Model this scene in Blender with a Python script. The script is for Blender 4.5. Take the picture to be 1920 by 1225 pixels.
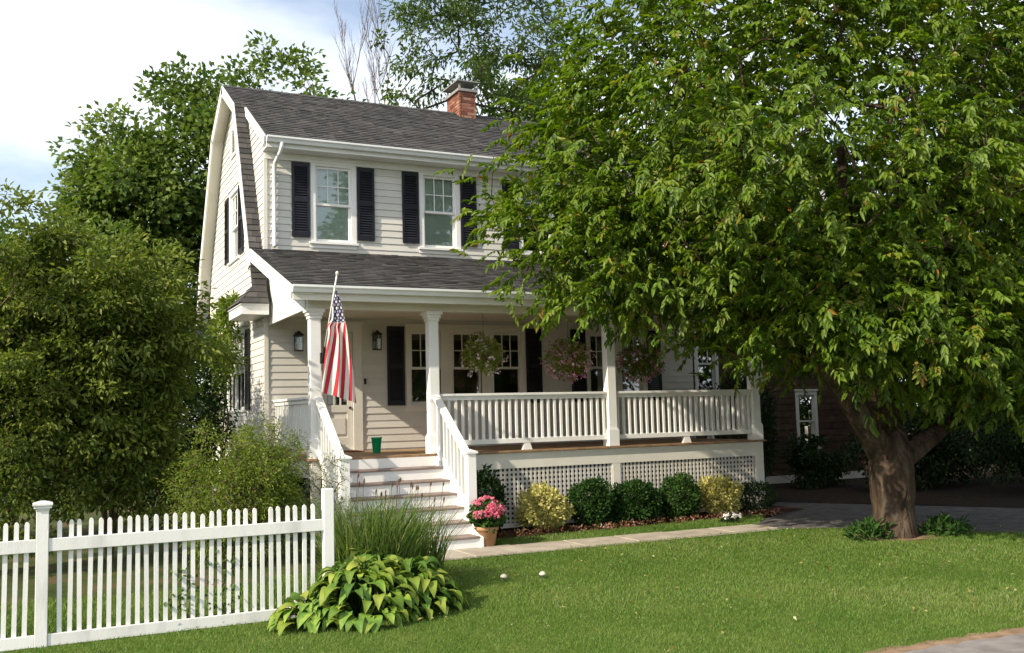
import bpy, math, random
import numpy as np
from mathutils import Vector, Matrix

# ------------------------------------------------------------------ scene, camera, sky, sun
scene = bpy.context.scene
for o in list(bpy.data.objects):
    bpy.data.objects.remove(o)
COL = scene.collection
R = math.radians

YAW, PITCH, ROLL = 0.4535, 0.0888, -0.0259
cam_d = bpy.data.cameras.new('camera')
cam_d.sensor_width = 36.0
cam_d.lens = 1845.0 / 1920.0 * 36.0
cam_d.clip_start = 0.05
cam_d.clip_end = 2000
cam = bpy.data.objects.new('camera', cam_d)
COL.objects.link(cam)
_f = Vector((math.sin(YAW) * math.cos(PITCH), math.cos(YAW) * math.cos(PITCH), math.sin(PITCH)))
_r0 = Vector((math.cos(YAW), -math.sin(YAW), 0))
_u0 = _r0.cross(_f)
_r = _r0 * math.cos(ROLL) + _u0 * math.sin(ROLL)
_u = -_r0 * math.sin(ROLL) + _u0 * math.cos(ROLL)
cam.matrix_world = Matrix(((_r.x, _u.x, -_f.x, -3.898), (_r.y, _u.y, -_f.y, -14.599),
                           (_r.z, _u.z, -_f.z, 1.886), (0, 0, 0, 1)))
scene.camera = cam

SUN = Vector((1.41, 0.40, -1.0)).normalized()          # the way the light travels
world = bpy.data.worlds.new('World')
scene.world = world
world.use_nodes = True
nt = world.node_tree
nt.nodes.clear()
wo = nt.nodes.new('ShaderNodeOutputWorld')
bg = nt.nodes.new('ShaderNodeBackground')
sky = nt.nodes.new('ShaderNodeTexSky')
sky.sky_type = 'NISHITA'
sky.sun_disc = False
sky.sun_elevation = math.asin(-SUN.z)
sky.sun_rotation = math.atan2(-SUN.x, -SUN.y) % (2 * math.pi)
sky.air_density = 1.0
sky.dust_density = 1.2
tc = nt.nodes.new('ShaderNodeTexCoord')
mp = nt.nodes.new('ShaderNodeMapping')
mp.inputs['Scale'].default_value = (1.0, 1.0, 2.6)
mp.inputs['Location'].default_value = (3.1, 0.4, 0.0)
nz = nt.nodes.new('ShaderNodeTexNoise')
nz.inputs['Scale'].default_value = 2.3
nz.inputs['Detail'].default_value = 7
nz.inputs['Roughness'].default_value = 0.52
nz.inputs['Distortion'].default_value = 0.3
rp = nt.nodes.new('ShaderNodeValToRGB')
rp.color_ramp.elements[0].position = 0.34
rp.color_ramp.elements[0].color = (0.15, 0.15, 0.15, 1)
rp.color_ramp.elements[1].position = 0.64
rp.color_ramp.elements[1].color = (0.92, 0.92, 0.92, 1)
mx = nt.nodes.new('ShaderNodeMix')
mx.data_type = 'RGBA'
mx.inputs[7].default_value = (7.4, 7.55, 7.8, 1)
nt.links.new(tc.outputs['Generated'], mp.inputs['Vector'])
nt.links.new(mp.outputs['Vector'], nz.inputs['Vector'])
nt.links.new(nz.outputs['Fac'], rp.inputs['Fac'])
nt.links.new(rp.outputs['Color'], mx.inputs[0])
nt.links.new(sky.outputs['Color'], mx.inputs[6])
nt.links.new(mx.outputs[2], bg.inputs['Color'])
bg.inputs['Strength'].default_value = 0.14
nt.links.new(bg.outputs['Background'], wo.inputs['Surface'])

sun_d = bpy.data.lights.new('sun', 'SUN')
sun_d.energy = 4.6
sun_d.angle = R(0.55)
sun_d.color = (1.0, 0.88, 0.70)
sun = bpy.data.objects.new('sun', sun_d)
sun.rotation_euler = SUN.to_track_quat('-Z', 'Y').to_euler()
sun.location = (-20, -6, 15)
COL.objects.link(sun)

vs = scene.view_settings
vs.view_transform = 'Standard'
vs.look = 'None'
vs.gamma = 1
vs.use_curve_mapping = False
vs.exposure = 0.58
scene.render.engine = 'CYCLES'
scene.cycles.max_bounces = 6
scene.cycles.transparent_max_bounces = 8

# ------------------------------------------------------------------ materials
def new_mat(name):
    m = bpy.data.materials.new(name)
    m.use_nodes = True
    n = m.node_tree
    b = n.nodes['Principled BSDF']
    return m, n, b

def N(n, t, **kw):
    x = n.nodes.new(t)
    for k, v in kw.items():
        if k in x.inputs.keys():
            x.inputs[k].default_value = v
        else:
            setattr(x, k, v)
    return x

def surf(name, c1, c2, scale=3.0, rough=0.6, bump=0.0, bscale=40.0, spec=0.3, stretch=(1, 1, 1), detail=5, c3=None, lo=.35, hi=.65, metal=0.0, objvar=0.0):
    """two or three tones mixed by noise in object space with fine bump"""
    m, n, b = new_mat(name)
    tc = N(n, 'ShaderNodeTexCoord')
    mp = N(n, 'ShaderNodeMapping')
    mp.inputs['Scale'].default_value = stretch
    nz = N(n, 'ShaderNodeTexNoise', Scale=scale, Detail=detail, Roughness=.6)
    rp = N(n, 'ShaderNodeValToRGB')
    e = rp.color_ramp.elements
    e[0].position, e[1].position = lo, hi
    e[0].color = (*c1, 1)
    e[1].color = (*c2, 1)
    if c3:
        x = e.new((lo + hi) / 2)
        x.color = (*c3, 1)
    n.links.new(tc.outputs['Object'], mp.inputs['Vector'])
    n.links.new(mp.outputs['Vector'], nz.inputs['Vector'])
    n.links.new(nz.outputs['Fac'], rp.inputs['Fac'])
    out = rp.outputs['Color']
    if objvar:
        oi = N(n, 'ShaderNodeObjectInfo')
        mr = N(n, 'ShaderNodeMapRange')
        mr.inputs['To Min'].default_value = 1 - objvar
        mr.inputs['To Max'].default_value = 1 + objvar
        n.links.new(oi.outputs['Random'], mr.inputs['Value'])
        hs = N(n, 'ShaderNodeHueSaturation')
        n.links.new(out, hs.inputs['Color'])
        n.links.new(mr.outputs['Result'], hs.inputs['Value'])
        out = hs.outputs['Color']
    n.links.new(out, b.inputs['Base Color'])
    b.inputs['Roughness'].default_value = rough
    b.inputs['Specular IOR Level'].default_value = spec
    b.inputs['Metallic'].default_value = metal
    if bump:
        n2 = N(n, 'ShaderNodeTexNoise', Scale=bscale, Detail=4, Roughness=.6)
        n.links.new(mp.outputs['Vector'], n2.inputs['Vector'])
        bp = N(n, 'ShaderNodeBump', Strength=bump, Distance=.02)
        n.links.new(n2.outputs['Fac'], bp.inputs['Height'])
        n.links.new(bp.outputs['Normal'], b.inputs['Normal'])
    return m

def attr_mat(name, cols, rough=.5, transl=0.35, spec=.3, bump=0.0):
    """colour picked by the per-piece attribute v; translucent for leaves"""
    m, n, b = new_mat(name)
    at = N(n, 'ShaderNodeAttribute', attribute_name='v')
    rp = N(n, 'ShaderNodeValToRGB')
    e = rp.color_ramp.elements
    k = len(cols)
    e[0].color = (*cols[0], 1)
    e[1].color = (*cols[-1], 1)
    e[0].position, e[1].position = 0.0, 1.0
    for i in range(1, k - 1):
        x = e.new(i / (k - 1))
        x.color = (*cols[i], 1)
    n.links.new(at.outputs['Fac'], rp.inputs['Fac'])
    n.links.new(rp.outputs['Color'], b.inputs['Base Color'])
    b.inputs['Roughness'].default_value = rough
    b.inputs['Specular IOR Level'].default_value = spec
    if bump:
        tc = N(n, 'ShaderNodeTexCoord')
        n2 = N(n, 'ShaderNodeTexNoise', Scale=60.0, Detail=3)
        n.links.new(tc.outputs['Object'], n2.inputs['Vector'])
        bp = N(n, 'ShaderNodeBump', Strength=bump, Distance=.01)
        n.links.new(n2.outputs['Fac'], bp.inputs['Height'])
        n.links.new(bp.outputs['Normal'], b.inputs['Normal'])
    if transl:
        tr = N(n, 'ShaderNodeBsdfTranslucent')
        hs = N(n, 'ShaderNodeHueSaturation', Value=1.25, Saturation=1.1)
        n.links.new(rp.outputs['Color'], hs.inputs['Color'])
        n.links.new(hs.outputs['Color'], tr.inputs['Color'])
        ms = N(n, 'ShaderNodeMixShader')
        ms.inputs[0].default_value = transl
        n.links.new(b.outputs[0], ms.inputs[1])
        n.links.new(tr.outputs[0], ms.inputs[2])
        n.links.new(ms.outputs[0], n.nodes['Material Output'].inputs['Surface'])
    return m

def obj_leaf_mat(name, cols, transl=.3, rough=.45):
    m, n, b = new_mat(name)
    oi = N(n, 'ShaderNodeObjectInfo')
    rp = N(n, 'ShaderNodeValToRGB')
    e = rp.color_ramp.elements
    e[0].color = (*cols[0], 1)
    e[1].color = (*cols[-1], 1)
    for i in range(1, len(cols) - 1):
        x = e.new(i / (len(cols) - 1))
        x.color = (*cols[i], 1)
    n.links.new(oi.outputs['Random'], rp.inputs['Fac'])
    tc = N(n, 'ShaderNodeTexCoord')
    wv = N(n, 'ShaderNodeTexNoise', Scale=9.0, Detail=3)
    n.links.new(tc.outputs['Object'], wv.inputs['Vector'])
    hs = N(n, 'ShaderNodeHueSaturation')
    mr = N(n, 'ShaderNodeMapRange')
    mr.inputs['To Min'].default_value = .75
    mr.inputs['To Max'].default_value = 1.25
    n.links.new(wv.outputs['Fac'], mr.inputs['Value'])
    n.links.new(mr.outputs['Result'], hs.inputs['Value'])
    n.links.new(rp.outputs['Color'], hs.inputs['Color'])
    n.links.new(hs.outputs['Color'], b.inputs['Base Color'])
    b.inputs['Roughness'].default_value = rough
    b.inputs['Specular IOR Level'].default_value = .35
    tr = N(n, 'ShaderNodeBsdfTranslucent')
    n.links.new(hs.outputs['Color'], tr.inputs['Color'])
    ms = N(n, 'ShaderNodeMixShader')
    ms.inputs[0].default_value = transl
    n.links.new(b.outputs[0], ms.inputs[1])
    n.links.new(tr.outputs[0], ms.inputs[2])
    n.links.new(ms.outputs[0], n.nodes['Material Output'].inputs['Surface'])
    return m

M = {}
M['siding'] = surf('siding_paint', (.59, .575, .53), (.64, .625, .58), 2.0, .55, .03, 70, .25, (1, 1, 1), objvar=.05)
M['white'] = surf('white_paint', (.76, .76, .74), (.82, .82, .80), 1.5, .45, .08, 60, .35)
M['worn_white'] = surf('fence_paint', (.56, .565, .545), (.73, .73, .71), 4.0, .5, .12, 80, .3, (1, 1, .25), objvar=.06, lo=.30, hi=.50)
M['soffit'] = surf('soffit_paint', (.62, .60, .52), (.68, .66, .58), 2.0, .6)
M['trim'] = surf('cream_trim', (.66, .64, .57), (.72, .70, .63), 2.0, .5, .06, 60)
M['shutter'] = surf('shutter_paint', (.010, .010, .016), (.016, .016, .024), 8.0, .45, .05, 60, .35)
M['shingle'] = attr_mat('roof_shingle', [(.040, .040, .041), (.064, .062, .062), (.090, .086, .084), (.125, .116, .110)], .92, 0, .15, .5)
M['roofbase'] = surf('roof_deck', (.03, .03, .03), (.05, .05, .05), 8, .9)
M['metal_white'] = surf('gutter_enamel', (.72, .74, .74), (.78, .80, .80), 3, .35, 0, 1, .4)
M['porchfloor'] = surf('porch_floor_wood', (.23, .14, .075), (.33, .21, .12), 5, .6, .1, 40, .3, (1, .2, 1), objvar=.12)
M['tread'] = surf('tread_paint', (.20, .15, .13), (.27, .21, .18), 6, .6, .1, 40)
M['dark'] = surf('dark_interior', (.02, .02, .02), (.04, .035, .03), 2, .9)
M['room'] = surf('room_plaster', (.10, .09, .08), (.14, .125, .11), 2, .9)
M['iron'] = surf('black_iron', (.012, .012, .012), (.022, .02, .018), 20, .4, .1, 60, .4)
M['lampglass'] = surf('lantern_glass', (.05, .05, .045), (.09, .085, .07), 5, .1, 0, 1, .5)
M['blind'] = surf('window_blind', (.70, .79, .74), (.76, .84, .80), 2, .7, .1, 30, .2, (1, 1, 20))
M['curtain'] = surf('curtain_cloth', (.45, .45, .42), (.55, .55, .52), 5, .9, .1, 30)
M['brick'] = attr_mat('chimney_brick', [(.13, .05, .035), (.20, .075, .05), (.27, .12, .08), (.34, .19, .13)], .85, 0, .2, .5)
M['mortar'] = surf('mortar', (.30, .27, .23), (.40, .36, .31), 20, .95, .3, 80)
M['stonecap'] = surf('chimney_cap', (.20, .20, .19), (.30, .30, .28), 6, .8, .2, 30)
M['bark'] = surf('cherry_bark', (.030, .023, .018), (.10, .078, .058), 9, .95, 1.0, 22, .08, (1, 1, .22), c3=(.062, .043, .029))
M['darkbark'] = surf('dark_bark', (.035, .026, .02), (.10, .075, .055), 8, .95, .6, 25, .1, (1, 1, .4))
M['twig'] = surf('shrub_twig', (.08, .055, .035), (.17, .12, .08), 8, .9, .4, 30, .1)
M['concrete'] = surf('walk_concrete', (.30, .26, .21), (.42, .37, .31), 3, .85, .25, 60, .2, c3=(.36, .32, .26))
M['asphalt'] = surf('drive_asphalt', (.075, .070, .069), (.15, .14, .135), 4, .9, .4, 120, .2, c3=(.11, .104, .10))
M['road'] = surf('road_asphalt', (.16, .145, .135), (.25, .23, .215), 5, .9, .4, 120, .2)
M['dirt'] = surf('verge_dirt', (.15, .10, .065), (.28, .19, .12), 6, .95, .5, 60, .1)
M['mulch'] = surf('bed_mulch', (.030, .016, .011), (.10, .045, .028), 14, .95, .8, 60, .1)
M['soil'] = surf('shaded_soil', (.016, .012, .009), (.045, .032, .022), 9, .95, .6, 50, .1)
M['lawn'] = surf('lawn_soil_green', (.055, .10, .014), (.11, .14, .03), 1.6, .95, .4, 60, .1, c3=(.065, .10, .016))
M['yard'] = surf('side_yard_ground', (.035, .045, .014), (.11, .075, .042), 1.3, .95, .4, 60, .1, c3=(.05, .07, .02))
M['terra'] = surf('terracotta', (.30, .17, .085), (.42, .25, .13), 6, .8, .2, 40, .2)
M['green_plastic'] = surf('green_plastic', (.0, .30, .12), (.0, .34, .14), 3, .35, 0, 1, .4)
M['mat_brown'] = surf('coir_mat', (.16, .06, .03), (.26, .10, .05), 30, .95, .6, 120)
M['lightcap'] = surf('pale_plastic', (.45, .42, .34), (.60, .57, .48), 8, .5)
M['lattice'] = surf('lattice_and_shade_grey', (.50, .485, .44), (.58, .56, .51), 3, .6)  # lattice colour; its grey also stands in for shade on neighbour's white trim
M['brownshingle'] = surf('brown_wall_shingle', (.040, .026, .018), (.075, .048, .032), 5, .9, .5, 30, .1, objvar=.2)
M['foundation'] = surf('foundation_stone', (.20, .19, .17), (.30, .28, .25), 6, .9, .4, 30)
M['wire'] = surf('wire_metal', (.05, .05, .05), (.08, .08, .08), 10, .5)
M['basket'] = surf('coir_basket', (.10, .07, .04), (.18, .12, .07), 20, .95, .5, 60)

bkm = M['bark'].node_tree
vo_ = N(bkm, 'ShaderNodeTexVoronoi', feature='DISTANCE_TO_EDGE', Scale=11.0)
mpb = N(bkm, 'ShaderNodeMapping')
mpb.inputs['Scale'].default_value = (1, 1, .2)
tcb = N(bkm, 'ShaderNodeTexCoord')
nzb = N(bkm, 'ShaderNodeTexNoise', Scale=4.0, Detail=3)
mxb = N(bkm, 'ShaderNodeMixRGB', blend_type='ADD')
mxb.inputs[0].default_value = .18
bkm.links.new(tcb.outputs['Object'], nzb.inputs['Vector'])
bkm.links.new(tcb.outputs['Object'], mxb.inputs[1])
bkm.links.new(nzb.outputs['Color'], mxb.inputs[2])
bkm.links.new(mxb.outputs[0], mpb.inputs['Vector'])
bkm.links.new(mpb.outputs['Vector'], vo_.inputs['Vector'])
bpb = N(bkm, 'ShaderNodeBump', Strength=1.0, Distance=.05)
bkm.links.new(vo_.outputs['Distance'], bpb.inputs['Height'])
old_ = bkm.nodes['Principled BSDF'].inputs['Normal'].links[0].from_node
bkm.links.new(old_.outputs['Normal'], bpb.inputs['Normal'])
bkm.links.new(bpb.outputs['Normal'], bkm.nodes['Principled BSDF'].inputs['Normal'])
# glass: clear pane with a sharp reflection
g, n, b = new_mat('window_glass')
fr = N(n, 'ShaderNodeFresnel', IOR=1.5)
mr = N(n, 'ShaderNodeMath', operation='MULTIPLY_ADD')
mr.inputs[1].default_value = 1.2
mr.inputs[2].default_value = .04
n.links.new(fr.outputs[0], mr.inputs[0])
tb = N(n, 'ShaderNodeBsdfTransparent')
tb.inputs[0].default_value = (.93, .955, .945, 1)
gl = N(n, 'ShaderNodeBsdfGlossy', Roughness=.02)
gl.inputs['Color'].default_value = (.95, .97, .97, 1)
ms = N(n, 'ShaderNodeMixShader')
n.links.new(mr.outputs[0], ms.inputs[0])
n.links.new(tb.outputs[0], ms.inputs[1])
n.links.new(gl.outputs[0], ms.inputs[2])
n.links.new(ms.outputs[0], n.nodes['Material Output'].inputs['Surface'])
M['glass'] = g

M['cherry_leaf'] = attr_mat('cherry_leaf', [(.030, .070, .006), (.074, .140, .011), (.124, .200, .018), (.185, .255, .030), (.26, .12, .02)], .45, .40, .35)
M['cherry_leaf_obj'] = obj_leaf_mat('cherry_leaf_single', [(.074, .140, .011), (.124, .200, .018), (.185, .255, .030)], .40)
M['oak_leaf'] = attr_mat('oak_leaf', [(.042, .086, .014), (.088, .15, .026), (.14, .205, .040), (.19, .245, .06)], .55, .40, .25)
M['feather_leaf'] = attr_mat('locust_leaf', [(.045, .085, .020), (.075, .13, .03), (.11, .165, .04), (.14, .19, .05)], .55, .42, .2)
M['dogwood_leaf'] = attr_mat('dogwood_leaf', [(.066, .105, .016), (.125, .175, .028), (.185, .225, .042), (.25, .265, .06)], .5, .42, .25)
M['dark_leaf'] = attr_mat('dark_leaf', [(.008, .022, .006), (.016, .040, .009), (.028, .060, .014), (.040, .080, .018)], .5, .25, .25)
M['box_leaf'] = attr_mat('boxwood_leaf', [(.014, .042, .010), (.028, .070, .015), (.045, .100, .020), (.065, .13, .028)], .7, .25, .12)
M['gold_leaf'] = attr_mat('gold_leaf', [(.22, .24, .05), (.42, .40, .11), (.55, .51, .20), (.66, .63, .36)], .5, .3, .25)
M['fine_leaf'] = attr_mat('fine_leaf', [(.075, .13, .016), (.135, .20, .026), (.20, .26, .04), (.27, .30, .06)], .5, .38, .25)
M['grey_leaf'] = attr_mat('silver_leaf', [(.10, .15, .06), (.18, .23, .11), (.32, .36, .24), (.60, .61, .54)], .6, .3, .2)
M['hosta_leaf'] = obj_leaf_mat('hosta_leaf', [(.055, .13, .016), (.11, .20, .022), (.19, .27, .030), (.32, .37, .06)], .38, .6)
M['hosta_mass'] = surf('hosta_inner_leaf', (.05, .12, .016), (.20, .28, .035), 7, .6, 0, 1, .3, c3=(.11, .20, .022))
M['grass_leaf'] = attr_mat('tall_grass', [(.035, .085, .014), (.065, .13, .02), (.11, .17, .03), (.20, .22, .07)], .5, .35, .25)
M['lawn_leaf'] = attr_mat('lawn_grass', [(.066, .132, .020), (.110, .195, .032), (.155, .235, .048), (.25, .26, .11)], .5, .35, .25)
M['vine_leaf'] = attr_mat('vine_leaf', [(.03, .07, .012), (.06, .12, .02), (.10, .16, .03)], .5, .35, .25)
M['seed'] = surf('seed_head', (.06, .035, .02), (.13, .08, .045), 20, .9)
M['pink'] = attr_mat('pink_petal', [(.62, .10, .20), (.78, .22, .32), (.84, .42, .50)], .55, .3, .2)
M['mauve'] = attr_mat('mauve_petal', [(.42, .10, .26), (.68, .32, .46), (.84, .66, .72)], .55, .3, .2)
M['palepetal'] = attr_mat('pale_petal', [(.55, .36, .42), (.74, .62, .64), (.82, .80, .78)], .55, .3, .2)
M['redbed'] = attr_mat('bedding_flower', [(.05, .09, .02), (.14, .07, .035), (.30, .12, .08), (.58, .42, .36)], .6, .3, .2)

# ------------------------------------------------------------------ mesh helpers
def link(o, parent=None, kind=None, label=None, cat=None, group=None):
    COL.objects.link(o)
    if parent is not None:
        o.parent = parent
    for k, v in (('kind', kind), ('label', label), ('category', cat), ('group', group)):
        if v:
            o[k] = v
    return o

def thing(name, label, cat, loc=(0, 0, 0), group=None):
    o = bpy.data.objects.new(name, None)
    o.location = loc
    o.empty_display_size = .2
    return link(o, None, None, label, cat, group)

class MB:
    def __init__(s):
        s.v, s.f, s.a = [], [], []
    def add(s, vs, fs, val=None):
        k = len(s.v)
        s.v += [tuple(p) for p in vs]
        s.f += [tuple(i + k for i in q) for q in fs]
        if val is not None:
            s.a += [val] * len(vs)
        return s
    def box(s, x0, x1, y0, y1, z0, z1, val=None):
        return s.add([(x0, y0, z0), (x1, y0, z0), (x1, y1, z0), (x0, y1, z0), (x0, y0, z1), (x1, y0, z1), (x1, y1, z1), (x0, y1, z1)],
                     [(0, 3, 2, 1), (4, 5, 6, 7), (0, 1, 5, 4), (1, 2, 6, 5), (2, 3, 7, 6), (3, 0, 4, 7)], val)
    def hexa(s, p):     # 8 corners, bottom ring then top ring
        return s.add(p, [(0, 3, 2, 1), (4, 5, 6, 7), (0, 1, 5, 4), (1, 2, 6, 5), (2, 3, 7, 6), (3, 0, 4, 7)])
    def prism(s, poly, fn, a, b):   # poly of 2-D points; fn(p, q, depth) -> xyz
        n = len(poly)
        vs = [fn(p, q, a) for p, q in poly] + [fn(p, q, b) for p, q in poly]
        fs = [tuple(range(n))[::-1], tuple(range(n, 2 * n))] + [(i, (i + 1) % n, n + (i + 1) % n, n + i) for i in range(n)]
        return s.add(vs, fs)
    def bar(s, a, b, w, h, up=(0, 0, 1)):   # rectangular bar along a-b
        a, b, up = Vector(a), Vector(b), Vector(up)
        d = (b - a).normalized()
        x = d.cross(up).normalized() * w / 2
        y = x.cross(d).normalized() * h / 2
        return s.hexa([a - x - y, a + x - y, a + x + y, a - x + y, b - x - y, b + x - y, b + x + y, b - x + y])
    def tube(s, pts, rad, n=8, cap=True):
        pts = [Vector(p) for p in pts]
        if not isinstance(rad, (list, tuple)):
            rad = [rad] * len(pts)
        rings = []
        k0 = len(s.v)
        prev = None
        for i, p in enumerate(pts):
            d = (pts[min(i + 1, len(pts) - 1)] - pts[max(i - 1, 0)]).normalized()
            if prev is None:
                x = d.orthogonal().normalized()
            else:
                x = (prev - d * prev.dot(d)).normalized()
            prev = x
            y = d.cross(x)
            for j in range(n):
                t = 2 * math.pi * j / n
                s.v.append(tuple(p + (x * math.cos(t) + y * math.sin(t)) * rad[i]))
        for i in range(len(pts) - 1):
            for j in range(n):
                s.f.append((k0 + i * n + j, k0 + i * n + (j + 1) % n, k0 + (i + 1) * n + (j + 1) % n, k0 + (i + 1) * n + j))
        if cap:
            s.f.append(tuple(k0 + j for j in range(n))[::-1])
            s.f.append(tuple(k0 + (len(pts) - 1) * n + j for j in range(n)))
        return s
    def lathe(s, prof, c=(0, 0, 0), n=16):
        k0 = len(s.v)
        for r, z in prof:
            for j in range(n):
                t = 2 * math.pi * j / n
                s.v.append((c[0] + r * math.cos(t), c[1] + r * math.sin(t), c[2] + z))
        for i in range(len(prof) - 1):
            for j in range(n):
                s.f.append((k0 + i * n + j, k0 + i * n + (j + 1) % n, k0 + (i + 1) * n + (j + 1) % n, k0 + (i + 1) * n + j))
        s.f.append(tuple(k0 + j for j in range(n))[::-1])
        s.f.append(tuple(k0 + (len(prof) - 1) * n + j for j in range(n)))
        return s
    def mesh(s, name, mat, smooth=False):
        me = bpy.data.meshes.new(name)
        me.from_pydata(s.v, [], s.f)
        if s.a:
            at = me.attributes.new('v', 'FLOAT', 'POINT')
            at.data.foreach_set('value', np.array(s.a, dtype=np.float32))
        me.materials.append(mat)
        if smooth:
            me.polygons.foreach_set('use_smooth', [True] * len(me.polygons))
        me.update()
        return me
    def build(s, name, mat, parent=None, kind=None, smooth=False, bevel=0, **kw):
        o = bpy.data.objects.new(name, s.mesh(name, mat, smooth))
        if bevel:
            bv = o.modifiers.new('bevel', 'BEVEL')
            bv.width = bevel
            bv.segments = 2
            bv.limit_method = 'ANGLE'
        if parent is not None and parent.matrix_basis.translation.length > 0:
            o.location = -parent.matrix_basis.translation if parent.parent is None else (0, 0, 0)
        return link(o, parent, kind, **kw)

def np_mesh(name, V, F, mat, val=None, parent=None, kind=None, smooth=False, **kw):
    """V (n,3) array, F (m,3|4) array"""
    me = bpy.data.meshes.new(name)
    me.vertices.add(len(V))
    me.vertices.foreach_set('co', np.ascontiguousarray(V, dtype=np.float32).ravel())
    k = F.shape[1]
    me.loops.add(F.size)
    me.loops.foreach_set('vertex_index', np.ascontiguousarray(F, dtype=np.int32).ravel())
    me.polygons.add(len(F))
    me.polygons.foreach_set('loop_start', np.arange(0, F.size, k, dtype=np.int32))
    if smooth:
        me.polygons.foreach_set('use_smooth', np.ones(len(F), dtype=bool))
    if val is not None:
        at = me.attributes.new('v', 'FLOAT', 'POINT')
        at.data.foreach_set('value', np.ascontiguousarray(val, dtype=np.float32))
    me.materials.append(mat)
    me.update(calc_edges=True)
    o = bpy.data.objects.new(name, me)
    if parent is not None and parent.parent is None:
        o.location = -parent.matrix_basis.translation
    return link(o, parent, kind, **kw)

def unit(a):
    return a / np.maximum(np.linalg.norm(a, axis=1, keepdims=True), 1e-9)

def leaf_arrays(P, D, Nn, L, Wd, val, shape='oval', droop=.15, fold=.25):
    """leaves with base P, direction D, normal Nn, length L, width Wd"""
    n = len(P)
    D = unit(D)
    S = unit(np.cross(D, Nn))
    U = np.cross(S, D)
    L = L[:, None]
    Wd = Wd[:, None]
    if shape == 'tri':
        V = np.stack([P - S * Wd / 2, P + S * Wd / 2, P + D * L], 1)
        F = (np.arange(n)[:, None] * 3 + np.array([[0, 1, 2]]))
        return V.reshape(-1, 3), F, np.repeat(val, 3)
    if shape == 'diamond':
        V = np.stack([P, P + D * L * .45 + S * Wd / 2 + U * Wd * fold, P + D * L - U * L * droop, P + D * L * .45 - S * Wd / 2 + U * Wd * fold], 1)
        F = (np.arange(n)[:, None] * 4 + np.array([[0, 1, 2, 3]]))
        return V.reshape(-1, 3), F, np.repeat(val, 4)
    V = np.stack([P,
                  P + D * L * .28 + S * Wd * .42 + U * Wd * fold,
                  P + D * L * .66 + S * Wd * .36 + U * (Wd * fold - L * droop * .4),
                  P + D * L - U * L * droop,
                  P + D * L * .66 - S * Wd * .36 + U * (Wd * fold - L * droop * .4),
                  P + D * L * .28 - S * Wd * .42 + U * Wd * fold], 1)
    F = (np.arange(n)[:, None, None] * 6 + np.array([[[0, 1, 2, 3], [0, 3, 4, 5]]])).reshape(-1, 4)
    return V.reshape(-1, 3), F, np.repeat(val, 6)

def grow(rng, trunk, attract, sag=.08, step=.5, jitter=.06):
    """connect attractors to a skeleton; trunk: list of (pos, parent_index)"""
    pos = [np.array(p, float) for p, _ in trunk]
    par = [q for _, q in trunk]
    root = np.array(trunk[0][0], float)
    order = np.argsort(np.linalg.norm(attract - np.mean(pos, 0), axis=1))
    tips = []
    for i in order:
        a = attract[i]
        A = np.array(pos)
        d = np.linalg.norm(A - a, axis=1)
        pen = np.maximum(0, A[:, 2] - a[2]) * .6
        j = int(np.argmin(d + pen))
        k = max(1, int(d[j] / step))
        b = pos[j]
        for t in range(1, k + 1):
            f = t / k
            q = b + (a - b) * f + np.array([0, 0, sag * math.sin(math.pi * f) * d[j]])
            if t < k:
                q = q + rng.normal(0, jitter, 3) * min(1, d[j])
            pos.append(q)
            par.append(j if t == 1 else len(pos) - 2)
        tips.append(len(pos) - 1)
    return np.array(pos), par, tips

def skeleton_mesh(pos, par, tiprad=.006, expo=2.3, minr=.004, n=6, trunkrad=None, skip=0):
    m = len(pos)
    s = np.zeros(m)
    ch = [0] * m
    for i in range(m):
        if par[i] >= 0:
            ch[par[i]] += 1
    for i in range(m):
        if ch[i] == 0:
            s[i] = tiprad ** expo
    for i in range(m - 1, -1, -1):
        if par[i] >= 0:
            s[par[i]] += s[i]
    r = np.maximum(s ** (1 / expo), minr)
    if trunkrad:
        for i, q in trunkrad.items():
            r[i] = q
    V, F = [], []
    ang = np.arange(n) * 2 * math.pi / n
    for i in range(m):
        j = par[i]
        if j < 0 or i < skip:
            continue
        a, b = pos[j], pos[i]
        d = b - a
        l = np.linalg.norm(d)
        if l < 1e-5:
            continue
        d = d / l
        x = np.cross(d, [0.3, 0.9, .1] if abs(d[2]) > .6 else [0, 0, 1.])
        x /= np.linalg.norm(x)
        y = np.cross(d, x)
        ring = np.cos(ang)[:, None] * x + np.sin(ang)[:, None] * y
        ra = min(r[j], r[i] * 1.5)
        k = len(V) * n
        V.append(a + ring * ra - d * ra * .2)
        V.append(b + ring * r[i] + d * r[i] * .2)
        for q in range(n):
            F.append((k + q, k + (q + 1) % n, k + n + (q + 1) % n, k + n + q))
    return np.concatenate(V), np.array(F)

def fbm(P, rng, oct=3, scale=1.0):
    """cheap smooth pseudo-noise in -1..1 from summed sines"""
    out = np.zeros(len(P))
    amp = 1.0
    for o in range(oct):
        for k in range(3):
            w = rng.normal(0, 1, 3) * scale * (2 ** o)
            out += amp * np.sin(P @ w + rng.uniform(0, 6.28)) / 3
        amp *= .55
    return out

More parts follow.
